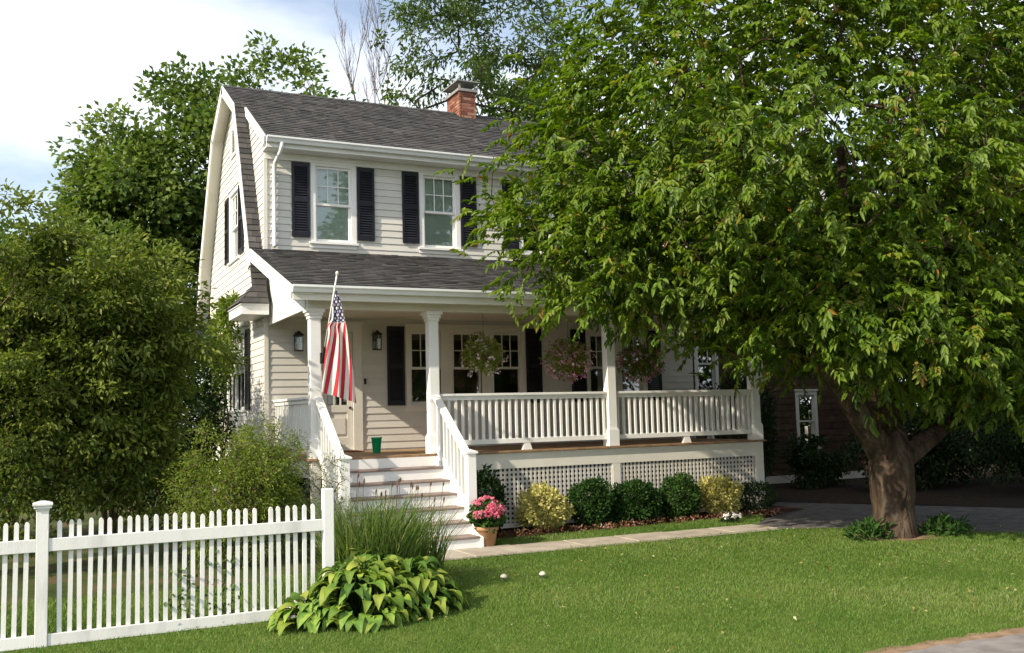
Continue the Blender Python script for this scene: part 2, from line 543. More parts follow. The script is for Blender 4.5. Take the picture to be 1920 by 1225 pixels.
def cluster_leaves(rng, centers, per, spread, L, Wd, outward=None, droop_dir=.35, flat=.6, shape='oval', valbase=.5, valvar=.18, val_c=.12, twigdir=None):
    """leaf sprays around centres"""
    n = len(centers)
    C = np.repeat(centers, per, 0)
    m = len(C)
    off = rng.normal(0, 1, (m, 3))
    off = off / np.linalg.norm(off, axis=1, keepdims=True) * (rng.uniform(0, 1, (m, 1)) ** .5)
    off *= np.array(spread)
    P = C + off
    D = off.copy() / np.array(spread) + rng.normal(0, .5, (m, 3))
    if outward is not None:
        D += np.repeat(outward, per, 0) * .6
    D[:, 2] -= droop_dir
    Nn = rng.normal(0, 1, (m, 3)) * (1 - flat) + np.array([0, 0, 1.]) * flat
    ln = L * rng.uniform(.65, 1.25, m)
    wd = Wd * rng.uniform(.75, 1.2, m)
    val = np.clip(valbase + np.repeat(rng.normal(0, val_c, n), per) + rng.normal(0, valvar, m), 0, .98)
    return leaf_arrays(P, D, Nn, ln, wd, val, shape)

def merge(parts):
    V, F, A = [], [], []
    k = 0
    for v, f, a in parts:
        V.append(v)
        F.append(f + k)
        A.append(a)
        k += len(v)
    return np.concatenate(V), np.concatenate(F), np.concatenate(A)

# ------------------------------------------------------------------ ground, walk, drive, road
def sheet(name, pts, z, mat, kind='structure'):
    mb = MB()
    n = len(pts)
    mb.add([(x, y, z) for x, y in pts], [tuple(range(n))])
    return mb.build(name, mat, None, kind)

sheet('ground', [(-400, -400), (400, -400), (400, 400), (-400, 400)], -.03, M['yard'])
sheet('lawn', [(-14, -8.95), (2, -8.93), (14, -9.2), (8.95, -4.9), (8.0, -3.7), (7.2, -2.75), (6.5, -2.4), (-1.28, -2.36), (-1.28, -4.9), (-14, -4.9)], 0.0, M['lawn'])
sheet('lawn', [(2.0, -1.66), (6.6, -1.80), (7.3, -1.2), (7.6, -.75), (2.0, -.95)], 0.0, M['lawn'])
sheet('side_yard', [(-14, -4.9), (-1.28, -4.9), (-1.28, -2.36), (-.2, -2.36), (-.2, 2.7), (-.27, 12), (-14, 12)], -.004, M['yard'])
sheet('planting_bed', [(1.9, -.96), (8.0, -.78), (8.9, -.4), (8.9, 1.2), (1.9, 1.2)], .012, M['mulch'])
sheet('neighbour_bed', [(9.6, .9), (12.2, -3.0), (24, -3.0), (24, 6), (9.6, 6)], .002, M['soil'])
sheet('driveway', [(6.45, -2.44), (7.2, -2.83), (8.0, -3.8), (8.95, -5.0), (11, -8.9), (17, -8.9), (12.0, -3.0), (9.4, 1.0), (9.4, 9), (8.95, 9), (8.95, -.4), (8.0, -.8), (7.3, -1.22), (6.6, -1.78)], .006, M['asphalt'])
sheet('road', [(-60, -9.1), (0, -9.05)] + [(.3 + i * .11, float(np.interp(.3 + i * .11, [0, 2.4, 3.6, 9], [-9.03, -8.98, -9.08, -9.2])) + random.Random(i).uniform(-.03, .03)) for i in range(75)] + [(60, -9.3), (60, -16), (-60, -16)], .012, M['road'])
rv = random.Random(6)
vp = [(-60, -8.85)] + [(x * .12, float(np.interp(x * .12, [-3, 1.0, 2.3, 3.8, 10], [-8.9, -8.90, -8.80, -8.86, -8.98])) + rv.uniform(-.05, .05)) for x in range(-25, 90)] + [(60, -9.0), (60, -9.6), (-60, -9.6)]
sheet('verge', vp, .006, M['dirt'])
sheet('tree_pit', [(7.25 + (.66 + .1 * math.sin(i * 2.3)) * math.cos(i * .314), -4.1 + (.5 + .07 * math.cos(i * 1.9)) * math.sin(i * .314)) for i in range(20)], .004, M['dirt'])
wk = sheet('front_walk', [(-.3, -2.45), (6.5, -2.52), (6.62, -1.75), (-.3, -1.55)], .008, M['concrete'])
for i in range(8):       # concrete slabs of the walk
    x0 = -.3 + i * .855
    x1 = x0 + .843
    s = MB()
    yb0, yb1 = -1.60 - .028 * i, -1.60 - .028 * (i + 1)
    zt_ = .022 + .004 * (i % 3)
    s.add([(x0, -2.43, .012), (x1, -2.43, .012), (x1, yb1, .012), (x0, yb0, .012), (x0 + .006, -2.424, zt_), (x1 - .006, -2.424, zt_), (x1 - .006, yb1 - .006, zt_), (x0 + .006, yb0 - .006, zt_)],
          [(4, 5, 6, 7), (0, 1, 5, 4), (1, 2, 6, 5), (2, 3, 7, 6), (3, 0, 4, 7)])
    s.build('slab', M['concrete'], wk)

# lawn blades
rng = np.random.default_rng(3)
def inpoly(x, y, poly):
    c = np.zeros(len(x), bool)
    j = len(poly) - 1
    for i in range(len(poly)):
        xi, yi = poly[i]
        xj, yj = poly[j]
        t = ((yi > y) != (yj > y)) & (x < (xj - xi) * (y - yi) / (yj - yi + 1e-12) + xi)
        c ^= t
        j = i
    return c
def blades(n, poly, h, w, name, label, seed, near=True):
    rng = np.random.default_rng(seed)
    p = np.array(poly)
    lo, hi = p.min(0), p.max(0)
    x = rng.uniform(lo[0], hi[0], n)
    y = rng.uniform(lo[1], hi[1], n)
    ok = inpoly(x, y, poly)
    ok &= np.hypot((x - 7.25) * .8, y + 4.1) > .5 + .12 * np.sin(x * 9) + rng.uniform(-.08, .08, n)
    if near:
        d = np.hypot(x + 3.9, y + 14.6)
        ok &= rng.uniform(0, 1, n) < np.clip((7.5 / d) ** 1.2, .15, 1)
    x, y = x[ok], y[ok]
    P = np.stack([x, y, np.zeros(len(x))], 1)
    patch = fbm(P * np.array([1, 1, 0]), np.random.default_rng(8), 4, .9)
    hh = h * rng.uniform(.5, 1.3, len(x)) * (1 + .18 * patch)
    D = np.stack([rng.normal(0, .45, len(x)), rng.normal(0, .45, len(x)), np.ones(len(x))], 1)
    Nn = rng.normal(0, 1, (len(x), 3)) * np.array([1, 1, .1])
    d = np.hypot(x + 3.9, y + 14.6)
    val = np.clip(.40 + .22 * patch + rng.normal(0, .22, len(x)), 0, 1)
    V, F, A = leaf_arrays(P, D, Nn, hh, w * np.clip(d / 9, .8, 1.6), val, 'tri')
    o = np_mesh(name, V, F, M['lawn_leaf'], A, None, 'stuff')
    o['label'] = label
    o['category'] = 'grass'
blades(430000, [(-3.5, -8.96), (1.0, -8.94), (2.3, -8.86), (3.8, -8.92), (11, -9.0), (8.95, -4.9), (8.0, -3.7), (7.2, -2.75), (6.5, -2.4), (-1.28, -2.38), (-1.28, -4.86), (-5, -4.86)], .031, .007, 'lawn_grass', 'short mown lawn grass in front of the house', 11)
blades(60000, [(2.15, -1.70), (6.6, -1.84), (7.3, -1.2), (7.6, -.75), (2.15, -.98)], .045, .008, 'grass_strip', 'narrow strip of grass between walk and planting bed', 12)
blades(60000, [(-7, -4.9), (-1.3, -4.9), (-1.3, -3.0), (-7, -2.2)], .06, .008, 'yard_grass', 'rough grass behind the picket fence', 13)

# ------------------------------------------------------------------ the house
XL, XR, YW = -.27, 8.85, 2.75
YR, ZR = 5.55, 8.72          # ridge
DK = 1.295                   # porch floor
house = thing('house', 'two-storey cream clapboard house with gambrel roof, dark shutters and white porch', 'house', (4.0, 2.75, 0))

FRONT = lambda Y: (lambda u, nn, z: (u, Y - nn, z))
LEFT = lambda X: (lambda u, nn, z: (X - nn, u, z))
RIGHT = lambda X: (lambda u, nn, z: (X + nn, u, z))

def pbox(mb, P, u0, u1, n0, n1, z0, z1):
    return mb.hexa([P(u0, n0, z0), P(u1, n0, z0), P(u1, n1, z0), P(u0, n1, z0), P(u0, n0, z1), P(u1, n0, z1), P(u1, n1, z1), P(u0, n1, z1)])

def wall(name, P, prof, z0, z1, openings, expo=.128, boards=True, mat=None, bmat=None, label=None):
    """prof(z)->(u0,u1); openings: casing outer rects (u0,u1,z0,z1)"""
    zs = sorted(set([z0, z1] + [z for o in openings for z in (o[2] + .05, o[3] - .05) if z0 < z < z1] + [z for z in prof.breaks if z0 < z < z1]))
    mb = MB()
    for a, b in zip(zs[:-1], zs[1:]):
        mid = (a + b) / 2
        cuts = sorted([(o[0] + .05, o[1] - .05) for o in openings if o[2] + .05 <= mid <= o[3] - .05])
        ua, ub = prof(a + 1e-4), prof(b - 1e-4)
        segs = []
        L0, L1 = ua[0], ub[0]
        for c in cuts:
            segs.append((L0, L1, c[0], c[0]))
            L0 = L1 = c[1]
        segs.append((L0, L1, ua[1], ub[1]))
        for s0, s1, e0, e1 in segs:
            mb.hexa([P(s0, -.10, a), P(e0, -.10, a), P(e0, 0, a), P(s0, 0, a), P(s1, -.10, b), P(e1, -.10, b), P(e1, 0, b), P(s1, 0, b)])
    w = mb.build(name, mat or M['siding'], house, label=label)
    if not boards:
        return w
    z = z0
    rnd = random.Random(hash(name) % 1000)
    while z < z1 - .02:
        zb = min(z + expo, z1)
        mid = (z + zb) / 2
        cuts = sorted([(o[0] + .03, o[1] - .03) for o in openings if o[2] <= mid <= o[3]])
        ua, ub = prof(z), prof(zb - 1e-4)
        L0, L1 = ua[0], ub[0]
        segs = []
        for c in cuts:
            segs.append((L0, L1, c[0], c[0]))
            L0 = L1 = c[1]
        segs.append((L0, L1, ua[1], ub[1]))
        for s0, s1, e0, e1 in segs:
            if e0 - s0 < .03 and e1 - s1 < .03:
                continue
            t = .020 + rnd.uniform(-.002, .002)
            m2 = MB()
            zt = min(zb + .012, z1)
            m2.hexa([P(s0, .002, z), P(e0, .002, z), P(e0, t, z), P(s0, t, z), P(s1, .002, zt), P(e1, .002, zt), P(e1, .006, zt), P(s1, .006, zt)])
            m2.build('siding_board', bmat or M['siding'], w)
        z = zb
    return w

class Prof:
    def __init__(s, pts_l, pts_r):     # lists of (z,u)
        s.l, s.r = pts_l, pts_r
        s.breaks = [p[0] for p in pts_l + pts_r]
    def __call__(s, z):
        f = lambda pts: float(np.interp(z, [p[0] for p in pts], [p[1] for p in pts]))
        return f(s.l), f(s.r)
rect = lambda a, b: Prof([(0, a), (20, a)], [(0, b), (20, b)])

W1 = (2.33, 4.82, 2.04, 3.60)        # triple window
W2 = (6.20, 7.66, 2.04, 3.60)        # double window
DOOR = (.57, 1.483, DK + .002, 3.60)
D1 = (.558, 1.409, 5.02, 6.60)
D2 = (2.649, 3.486, 5.02, 6.60)
D3 = (4.75, 5.59, 5.02, 6.60)
D4 = (6.87, 7.71, 5.02, 6.60)
wall('front_wall', FRONT(YW), rect(XL, XR), DK - .1, 3.74, [W1, W2, DOOR])
wall('dormer_wall', FRONT(YW), rect(XL, XR), 4.86, 6.66, [D1, D2, D3, D4])
# gable: Y runs front to back; includes the dormer cheek
zf = lambda y: ZR - .10 - abs(y - YR) * .575
gl = [(0, 2.752), (zf(2.752), 2.752), (zf(YR - .05), YR - .05), (20, YR - .05)]
gr = [(0, 8.6), (5.15, 8.6), (7.86, 6.88), (zf(YR + .05), YR + .05), (20, YR + .05)]
G1 = (4.98, 6.03, 5.06, 6.62)       # gable window
G2 = (4.30, 7.20, 2.04, 3.70)       # side triple window
GV = (5.30, 5.86, 7.28, 7.92)       # louvre
wall('gable_wall', LEFT(XL), Prof(gl, gr), .62, zf(YR) - .02, [G1, G2, GV])
wall('right_gable_wall', RIGHT(XR), Prof(gl, gr), .62, zf(YR) - .02, [], boards=False)
mb = MB().box(XL, XR, 8.5, 8.6, .62, 5.1)
mb.build('rear_wall', M['siding'], house)
MB().box(XL + .02, XR - .02, YW + .05, 8.58, 0, .62).build('foundation', M['foundation'], house)
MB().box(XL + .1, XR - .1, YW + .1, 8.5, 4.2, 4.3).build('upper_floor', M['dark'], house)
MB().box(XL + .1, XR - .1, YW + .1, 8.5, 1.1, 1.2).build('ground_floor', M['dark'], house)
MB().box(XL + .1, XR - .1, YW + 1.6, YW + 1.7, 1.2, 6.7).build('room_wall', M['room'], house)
# corner boards
MB().box(XL - .012, XL + .05, YW - .032, YW - .002, 4.9, 6.64).build('corner_board', M['trim'], house)
MB().box(XL - .012, XL + .06, YW - .032, YW - .002, 1.2, 3.6).build('corner_board', M['trim'], house)

def window(P, rc, units, nx=3, ny=2, blind=None, mull=.0, label=None, head=True, cas=.09, mat=None):
    u0, u1, z0, z1 = rc
    tr = mat or M['white']
    c = MB()
    pbox(c, P, u0, u0 + cas, .001, .036, z0 + .06, z1 - .12)
    pbox(c, P, u1 - cas, u1, .001, .036, z0 + .06, z1 - .12)
    pbox(c, P, u0, u1, .001, .038, z1 - .12, z1 - .02)
    pbox(c, P, u0 - .03, u1 + .03, .001, .062, z1 - .02, z1 + .02)
    pbox(c, P, u0 - .03, u1 + .03, .001, .075, z0 + .02, z0 + .06)
    pbox(c, P, u0 - .01, u1 + .01, .001, .030, z0 - .05, z0 + .02)
    wd = (u1 - u0 - 2 * cas - mull * (units - 1)) / units
    o = None
    opens = []
    a = u0 + cas
    for i in range(units):
        opens.append((a, a + wd))
        if i < units - 1:
            pbox(c, P, a + wd, a + wd + mull, -.09, .034, z0 + .06, z1 - .12)
        a += wd + mull
    # jambs lining the opening
    for (a, b) in opens:
        pbox(c, P, a - .012, a, -.10, .0, z0 + .06, z1 - .12)
        pbox(c, P, b, b + .012, -.10, .0, z0 + .06, z1 - .12)
        pbox(c, P, a, b, -.10, .0, z1 - .125, z1 - .11)
        pbox(c, P, a, b, -.10, .0, z0 + .05, z0 + .062)
    w = c.build('window', tr, house, label=label)
    for (a, b) in opens:
        zb, zt = z0 + .062, z1 - .126
        zm = (zb + zt) / 2
        a2, b2 = a + .001, b - .001
        fw = .042
        for top in (True, False):
            s = MB()
            n0, n1 = (-.035, -.004) if top else (-.068, -.037)
            y0, y1 = (zm - .018, zt) if top else (zb, zm + .018)
            pbox(s, P, a2, a2 + fw, n0, n1, y0, y1)
            pbox(s, P, b2 - fw, b2, n0, n1, y0, y1)
            pbox(s, P, a2 + fw, b2 - fw, n0, n1, y1 - fw, y1)
            pbox(s, P, a2 + fw, b2 - fw, n0, n1, y0, y0 + fw + (.02 if not top else 0))
            A, B, Y0, Y1 = a2 + fw, b2 - fw, y0 + fw + (.02 if not top else 0), y1 - fw
            kx, ky = (nx, ny) if top else (1, 1)
            mw = .016
            for i in range(1, kx):
                x = A + (B - A) * i / kx
                pbox(s, P, x - mw / 2, x + mw / 2, n0 + .004, n1 - .004, Y0, Y1)
            for j in range(1, ky):
                z = Y0 + (Y1 - Y0) * j / ky
                pbox(s, P, A, B, n0 + .006, n1 - .006, z - mw / 2, z + mw / 2)
            s.build('sash', tr, w)
            nm = (n0 + n1) / 2
            for i in range(kx):
                for j in range(ky):
                    q = MB()
                    pbox(q, P, A + (B - A) * i / kx + .004, A + (B - A) * (i + 1) / kx - .004, nm - .0015, nm + .0015, Y0 + (Y1 - Y0) * j / ky + .004, Y0 + (Y1 - Y0) * (j + 1) / ky - .004)
                    q.build('pane', M['glass'], w)
        if blind:
            q = MB()
            zz = zb + (zt - zb) * (1 - blind)
            k = 0
            z = zz
            while z < zt:
                q.add([P(a2 + .015, -.095, z), P(b2 - .015, -.095, z), P(b2 - .015, -.085, z + .026), P(a2 + .015, -.085, z + .026)], [(0, 1, 2, 3)])
                z += .025
            q.build('blind', M['blind'], w)
    return w

def shutter(P, u0, u1, z0, z1):
    s = MB()
    pbox(s, P, u0, u0 + .045, .022, .055, z0, z1)
    pbox(s, P, u1 - .045, u1, .022, .055, z0, z1)
    for a, b in ((z0, z0 + .09), (z1 - .08, z1), ((z0 + z1) / 2 - .04, (z0 + z1) / 2 + .04)):
        pbox(s, P, u0 + .045, u1 - .045, .024, .053, a, b)
    pbox(s, P, u0 + .045, u1 - .045, .021, .0255, z0 + .09, z1 - .08)
    o = s.build('shutter', M['shutter'], house)
    for a, b in ((z0 + .09, (z0 + z1) / 2 - .04), ((z0 + z1) / 2 + .04, z1 - .08)):
        k = int((b - a) / .045)
        q = MB()
        for i in range(k):
            z = a + (b - a) * i / k
            q.hexa([P(u0 + .045, .026, z + .030), P(u1 - .045, .026, z + .030), P(u1 - .045, .034, z + .030), P(u0 + .045, .034, z + .030),
                    P(u0 + .045, .042, z), P(u1 - .045, .042, z), P(u1 - .045, .050, z), P(u0 + .045, .050, z)])
        q.build('louvre', M['shutter'], o)
    return o

PF = FRONT(YW)
for i, d in enumerate((D1, D2, D3, D4)):
    window(PF, d, 1, 3, 2, blind=(.98 if i != 2 else .6))
    shutter(PF, d[0] - .345, d[0] - .02, 5.15, 6.515)
    shutter(PF, d[1] + .02, d[1] + .345, 5.15, 6.515)
window(PF, W1, 3, 3, 2, None, .235, mat=M['trim'])
window(PF, W2, 2, 3, 2, None, .235, mat=M['trim'])
for a in (1.963, 4.84, 5.853, 7.68):
    shutter(PF, a, a + .335, 2.10, 3.565)
PL = LEFT(XL)
window(PL, G1, 1, 3, 2, .55)
shutter(PL, 4.52, 4.96, 5.15, 6.53)
shutter(PL, 6.05, 6.47, 5.15, 6.53)
window(PL, G2, 3, 2, 2, None, .14)
shutter(PL, 3.92, 4.28, 2.10, 3.60)
shutter(PL, 7.22, 7.60, 2.10, 3.60)
# louvred vent
v = MB()
for a, b, c, d in ((5.30, 5.36, 7.28, 7.92), (5.80, 5.86, 7.28, 7.92), (5.36, 5.80, 7.86, 7.92), (5.36, 5.80, 7.28, 7.34)):
    pbox(v, PL, a, b, .001, .04, c, d)
vo = v.build('gable_vent', M['white'], house)
for i in range(10):
    z = 7.345 + i * .051
    MB().hexa([PL(5.36, -.02, z + .05), PL(5.80, -.02, z + .05), PL(5.80, -.012, z + .05), PL(5.36, -.012, z + .05),
               PL(5.36, .022, z), PL(5.80, .022, z), PL(5.80, .030, z), PL(5.36, .030, z)]).build('louvre', M['white'], vo)

# front door
c = MB()
pbox(c, PF, DOOR[0], DOOR[0] + .17, .001, .04, DK, 3.45)
pbox(c, PF, DOOR[1] - .17, DOOR[1], .001, .04, DK, 3.45)
pbox(c, PF, DOOR[0], DOOR[1], .001, .042, 3.45, 3.60)
pbox(c, PF, DOOR[0] - .03, DOOR[1] + .03, .001, .07, 3.60, 3.64)
pbox(c, PF, DOOR[0] + .16, DOOR[1] - .16, -.09, .03, DK, DK + .035)
c.build('door_casing', M['trim'], house)
a, b = DOOR[0] + .172, DOOR[1] - .172
s = MB()
n0, n1 = -.05, -.01
pbox(s, PF, a, a + .10, n0, n1, DK + .037, 3.445)
pbox(s, PF, b - .10, b, n0, n1, DK + .037, 3.445)
pbox(s, PF, a + .10, b - .10, n0, n1, 3.33, 3.445)
pbox(s, PF, a + .10, b - .10, n0, n1, DK + .037, DK + .25)
pbox(s, PF, a + .10, b - .10, n0, n1, 2.00, 2.13)
pbox(s, PF, a + .10, b - .10, n0 + .01, n1 - .015, DK + .25, 2.00)
for i in (1, 2):
    x = a + .10 + (b - a - .2) * i / 3
    pbox(s, PF, x - .012, x + .012, n0 + .005, n1 - .005, 2.13, 3.33)
for j in (1, 2):
    z = 2.13 + 1.2 * j / 3
    pbox(s, PF, a + .10, b - .10, n0 + .007, n1 - .007, z - .012, z + .012)
door = s.build('front_door', M['trim'], house)
q = MB()
pbox(q, PF, a + .14, b - .14, n1 - .015, n1 + .002, DK + .31, DK + .60)
q.build('door_panel', M['trim'], door)
for i in range(3):
    for j in range(3):
        q = MB()
        x0 = a + .10 + (b - a - .2) * i / 3
        z0 = 2.13 + .4 * j
        pbox(q, PF, x0 + .012, x0 + (b - a - .2) / 3 - .012, -.032, -.029, z0 + .012, z0 + .388)
        q.build('pane', M['glass'], door)
MB().lathe([(.004, 0), (.028, .004), (.028, .03), (.012, .04), (.0, .042)], (b - .05, YW + .0, 2.06), 10).build('door_knob', M['iron'], door)
q = MB()
pbox(q, PF, 1.52, 1.56, .021, .036, 2.50, 2.60)
q.build('doorbell', M['iron'], house)

# ---- roofs: profile as list of (y,z) from eave up
def shingles(name, prof, x0, x1, parent, seed, expo=.135, slope_axis='y', capdir=1):
    rng = random.Random(seed)
    pts = [Vector((0, y, z)) for y, z in prof]
    seg = [(pts[i], pts[i + 1]) for i in range(len(pts) - 1)]
    tot = sum((b - a).length for a, b in seg)
    def at(t):
        for a, b in seg:
            l = (b - a).length
            if t <= l + 1e-6:
                d = (b - a) / l
                return a + d * t, Vector((0, -d.z, d.y)) if capdir > 0 else Vector((0, d.z, -d.y))
            t -= l
        d = (seg[-1][1] - seg[-1][0]).normalized()
        return seg[-1][1], Vector((0, -d.z, d.y)) if capdir > 0 else Vector((0, d.z, -d.y))
    mb = MB()
    t = 0.0
    while t < tot - .02:
        t2 = min(t + expo + .01, tot)
        p, nn = at(t)
        p2, n2 = at(t2)
        x = x0 - rng.uniform(0, .2)
        rowv = rng.uniform(-.04, .04)
        while x < x1:
            w = rng.choice((.10, .14, .18, .22, .3))
            a, b = max(x, x0), min(x + w, x1)
            if b - a > .01:
                th = .014 + rng.uniform(0, .009)
                val = min(1, max(0, .42 + rowv + rng.gauss(0, .17)))
                mb.add([(a, p.y + nn.y * th, p.z + nn.z * th), (b - .004, p.y + nn.y * th, p.z + nn.z * th),
                        (b - .004, p2.y + n2.y * .004, p2.z + n2.z * .004), (a, p2.y + n2.y * .004, p2.z + n2.z * .004),
                        (a, p.y, p.z), (b - .004, p.y, p.z)], [(0, 1, 2, 3), (4, 5, 1, 0)], val)
            x += w
        t += expo
    o = mb.build(name, M['shingle'], parent, 'stuff')
    return o

def slab(mb, prof, x0, x1, th, top=0.0):
    """thick roof sheet under a profile (y,z) running from x0 to x1"""
    for (ya, za), (yb, zb) in zip(prof[:-1], prof[1:]):
        d = Vector((0, yb - ya, zb - za)).normalized()
        nn = Vector((0, -d.z, d.y))
        if nn.z < 0:
            nn = -nn
        ya, za, yb, zb = ya - nn.y * top, za - nn.z * top, yb - nn.y * top, zb - nn.z * top
        mb.hexa([(x0, ya - nn.y * th, za - nn.z * th), (x1, ya - nn.y * th, za - nn.z * th), (x1, yb - nn.y * th, zb - nn.z * th), (x0, yb - nn.y * th, zb - nn.z * th),
                 (x0, ya, za), (x1, ya, za), (x1, yb, zb), (x0, yb, zb)])
    return mb

OV = .24
up = [(2.36, ZR - (YR - 2.36) * .582), (4.25, ZR - (YR - 4.25) * .582), (YR, ZR)]
rear = [(9.02, 4.15), (8.72, 4.75), (8.45, 5.45), (6.85, 7.96), (YR, ZR)]
fin = [(2.40, 3.90), (2.56, 4.22), (2.72, 4.60), (2.88, 5.0), (4.25, up[1][1])]
m = MB()
slab(m, up[:2], XL - .03, XR + .03, .08)
slab(m, up[1:], XL - OV, XR + OV, .08)
slab(m, rear, XL - OV, XR + OV, .08)
slab(m, fin, XL - OV, XL - .004, .08)
slab(m, fin, XR + .004, XR + OV, .08)
roof = m.build('roof', M['roofbase'], house)
shingles('shingles', up[:2], XL - .03, XR + .03, roof, 1)
shingles('shingles', up[1:], XL - OV, XR + OV, roof, 2)
shingles('shingles', rear, XL - OV, XR + OV, roof, 3, capdir=-1)
shingles('shingles', fin, XL - OV - .01, XL - .004, roof, 4, .125)
shingles('shingles', fin, XR + .004, XR + OV, roof, 5, .125)
# ridge cap
rc = MB()
x = XL - OV
rr = random.Random(9)
while x < XR + OV:
    v_ = rr.uniform(.1, .4)
    rc.add([(x, YR - .13, ZR - .055), (x + .2, YR - .13, ZR - .05), (x + .2, YR, ZR + .03), (x, YR, ZR + .02), (x + .2, YR + .13, ZR - .05), (x, YR + .13, ZR - .055)], [(0, 1, 2, 3), (3, 2, 4, 5)], v_)
    x += .19
rc.build('ridge_cap', M['shingle'], roof, 'stuff')

def rake(prof, x, w, depth, name='rake_board', t=.03, off=.0):
    """white board hung under a roof edge along the profile, on plane x"""
    mb = MB()
    for (ya, za), (yb, zb) in zip(prof[:-1], prof[1:]):
        d = Vector((0, yb - ya, zb - za)).normalized()
        nn = Vector((0, -d.z, d.y))
        if nn.z < 0:
            nn = -nn
        A = Vector((x, ya, za)) - nn * off
        B = Vector((x, yb, zb)) - nn * off
        mb.hexa([A, A + Vector((t, 0, 0)), B + Vector((t, 0, 0)), B, A - nn * w, A - nn * w + Vector((t, 0, 0)), B - nn * w + Vector((t, 0, 0)), B - nn * w])
    return mb.build(name, M['white'], house)
rake(up[1:], XL - OV - .032, .17, 0, off=.004)
rake(fin[2:], XL - OV - .032, .15, 0, off=.004)
rake(rear, XL - OV - .032, .19, 0, off=.004)
rake(up[1:], XR + OV + .002, .17, 0)
# soffit under the rakes
m = MB()
slab(m, rear, XL - OV, XL - .022, .03, .084)
slab(m, up[1:], XL - OV, XL - .022, .03, .084)
m.build('rake_soffit', M['soffit'], house)
# dormer rake board on the cheek and dormer eave
rake([(2.40, up[0][1] + .02), up[1]], XL - .062, .15, 0, off=.03)
m = MB()
ze = up[0][1] - .07
m.box(XL - .03, XR + .03, 2.37, 2.42, ze - .14, ze + .02)
m.box(XL - .03, XR + .03, 2.42, YW - .004, ze - .135, ze - .11)
m.box(XL + .01, XR - .01, YW - .045, YW - .003, 6.53, ze - .136)
m.build('dormer_eave', M['white'], house)
def gutter(name, x0, x1, y, z, parent, d=.12, h=.105):
    """K-style open trough: front lip, back and floor"""
    mb = MB()
    pr = [(y, z - .01), (y, z - h), (y - d * .62, z - h), (y - d * .78, z - h * .55), (y - d, z - h * .30), (y - d, z), (y - d + .014, z), (y - d + .014, z - h * .25), (y - d * .72, z - h * .5), (y - d * .58, z - h + .006), (y - .004, z - h + .006), (y - .004, z - .01)]
    mb.prism(pr, lambda p, q, dd: (dd, p, q), x0, x1)
    o = mb.build(name, M['metal_white'], parent)
    e = MB()
    for xx in (x0 - .004, x1):
        e.prism([(y, z - .01), (y, z - h), (y - d * .62, z - h), (y - d * .78, z - h * .55), (y - d, z - h * .30), (y - d, z)], lambda p, q, dd: (dd, p, q), xx, xx + .004)
    e.build('end_cap', M['metal_white'], o)
    return o
gutter('gutter', XL - .04, XR + .04, 2.368, 6.835, house)
ds = MB()
def rtube(mb, pts, w, h):
    for a, b in zip(pts[:-1], pts[1:]):
        mb.bar(a, b, w, h, (0, 1, 0) if abs((Vector(b) - Vector(a)).normalized().y) < .8 else (1, 0, 0))
ds.tube([(-.055, 2.31, 6.74), (-.055, 2.31, 6.66), (-.065, 2.36, 6.58), (-.095, 2.62, 6.46), (-.10, 2.68, 6.38), (-.11, 2.68, 5.0), (-.115, 2.62, 4.94)], .036, 8)
ds.build('downspout', M['metal_white'], house, smooth=True)
for z in (6.2, 5.3):
    MB().box(-.165, -.045, 2.715, 2.728, z, z + .03).build('downspout_strap', M['metal_white'], house)

# porch roof
pr = [(-.37, 3.845), (YW, 4.90)]
PX0, PX1 = -.50, XR + .1
m = slab(MB(), pr, PX0, PX1, .07)
proof = m.build('porch_roof', M['roofbase'], house)
shingles('shingles', pr, PX0 - .01, PX1, proof, 21)
rake(pr, PX0 - .03, .20, 0, off=.004)
rake(pr, PX1, .20, 0, off=.004)
gutter('gutter', PX0 - .02, PX1 + .02, -.345, 3.853, house)
m = MB()
m.box(PX0, PX1, -.343, -.30, 3.64, 3.795)          # fascia
m.box(PX0, PX1, -.30, -.002, 3.735, 3.76)          # soffit
m.build('porch_fascia', M['trim'], house)
m = MB()
m.box(-.19, 8.36, .0, .16, 3.553, 3.733)
bm_ = m.build('porch_beam', M['trim'], house)
MB().box(-.20, 8.37, -.014, .0, 3.70, 3.733).build('beam_moulding', M['trim'], bm_)
# end panels above the side beams
for x0, x1 in ((-.205, -.16), (8.33, 8.375)):
    e = MB()
    sl = (4.90 - 3.845) / (YW + .37)
    e.prism([(.16, 3.553), (YW - .004, 3.553), (YW - .004, 3.845 + (YW - .004 + .37) * sl - .08), (.16, 3.845 + .53 * sl - .08)], lambda p, q, dd: (dd, p, q), x0, x1)
    e.build('porch_end_panel', M['white'], house)
MB().box(-.16, 8.33, .16, YW - .002, 3.70, 3.73).build('porch_ceiling', M['soffit'], house)
# rake soffit on the porch overhang
m = slab(MB(), [(y, z - .10) for y, z in pr], PX0, -.207, .02)
m.build('rake_soffit', M['white'], house)

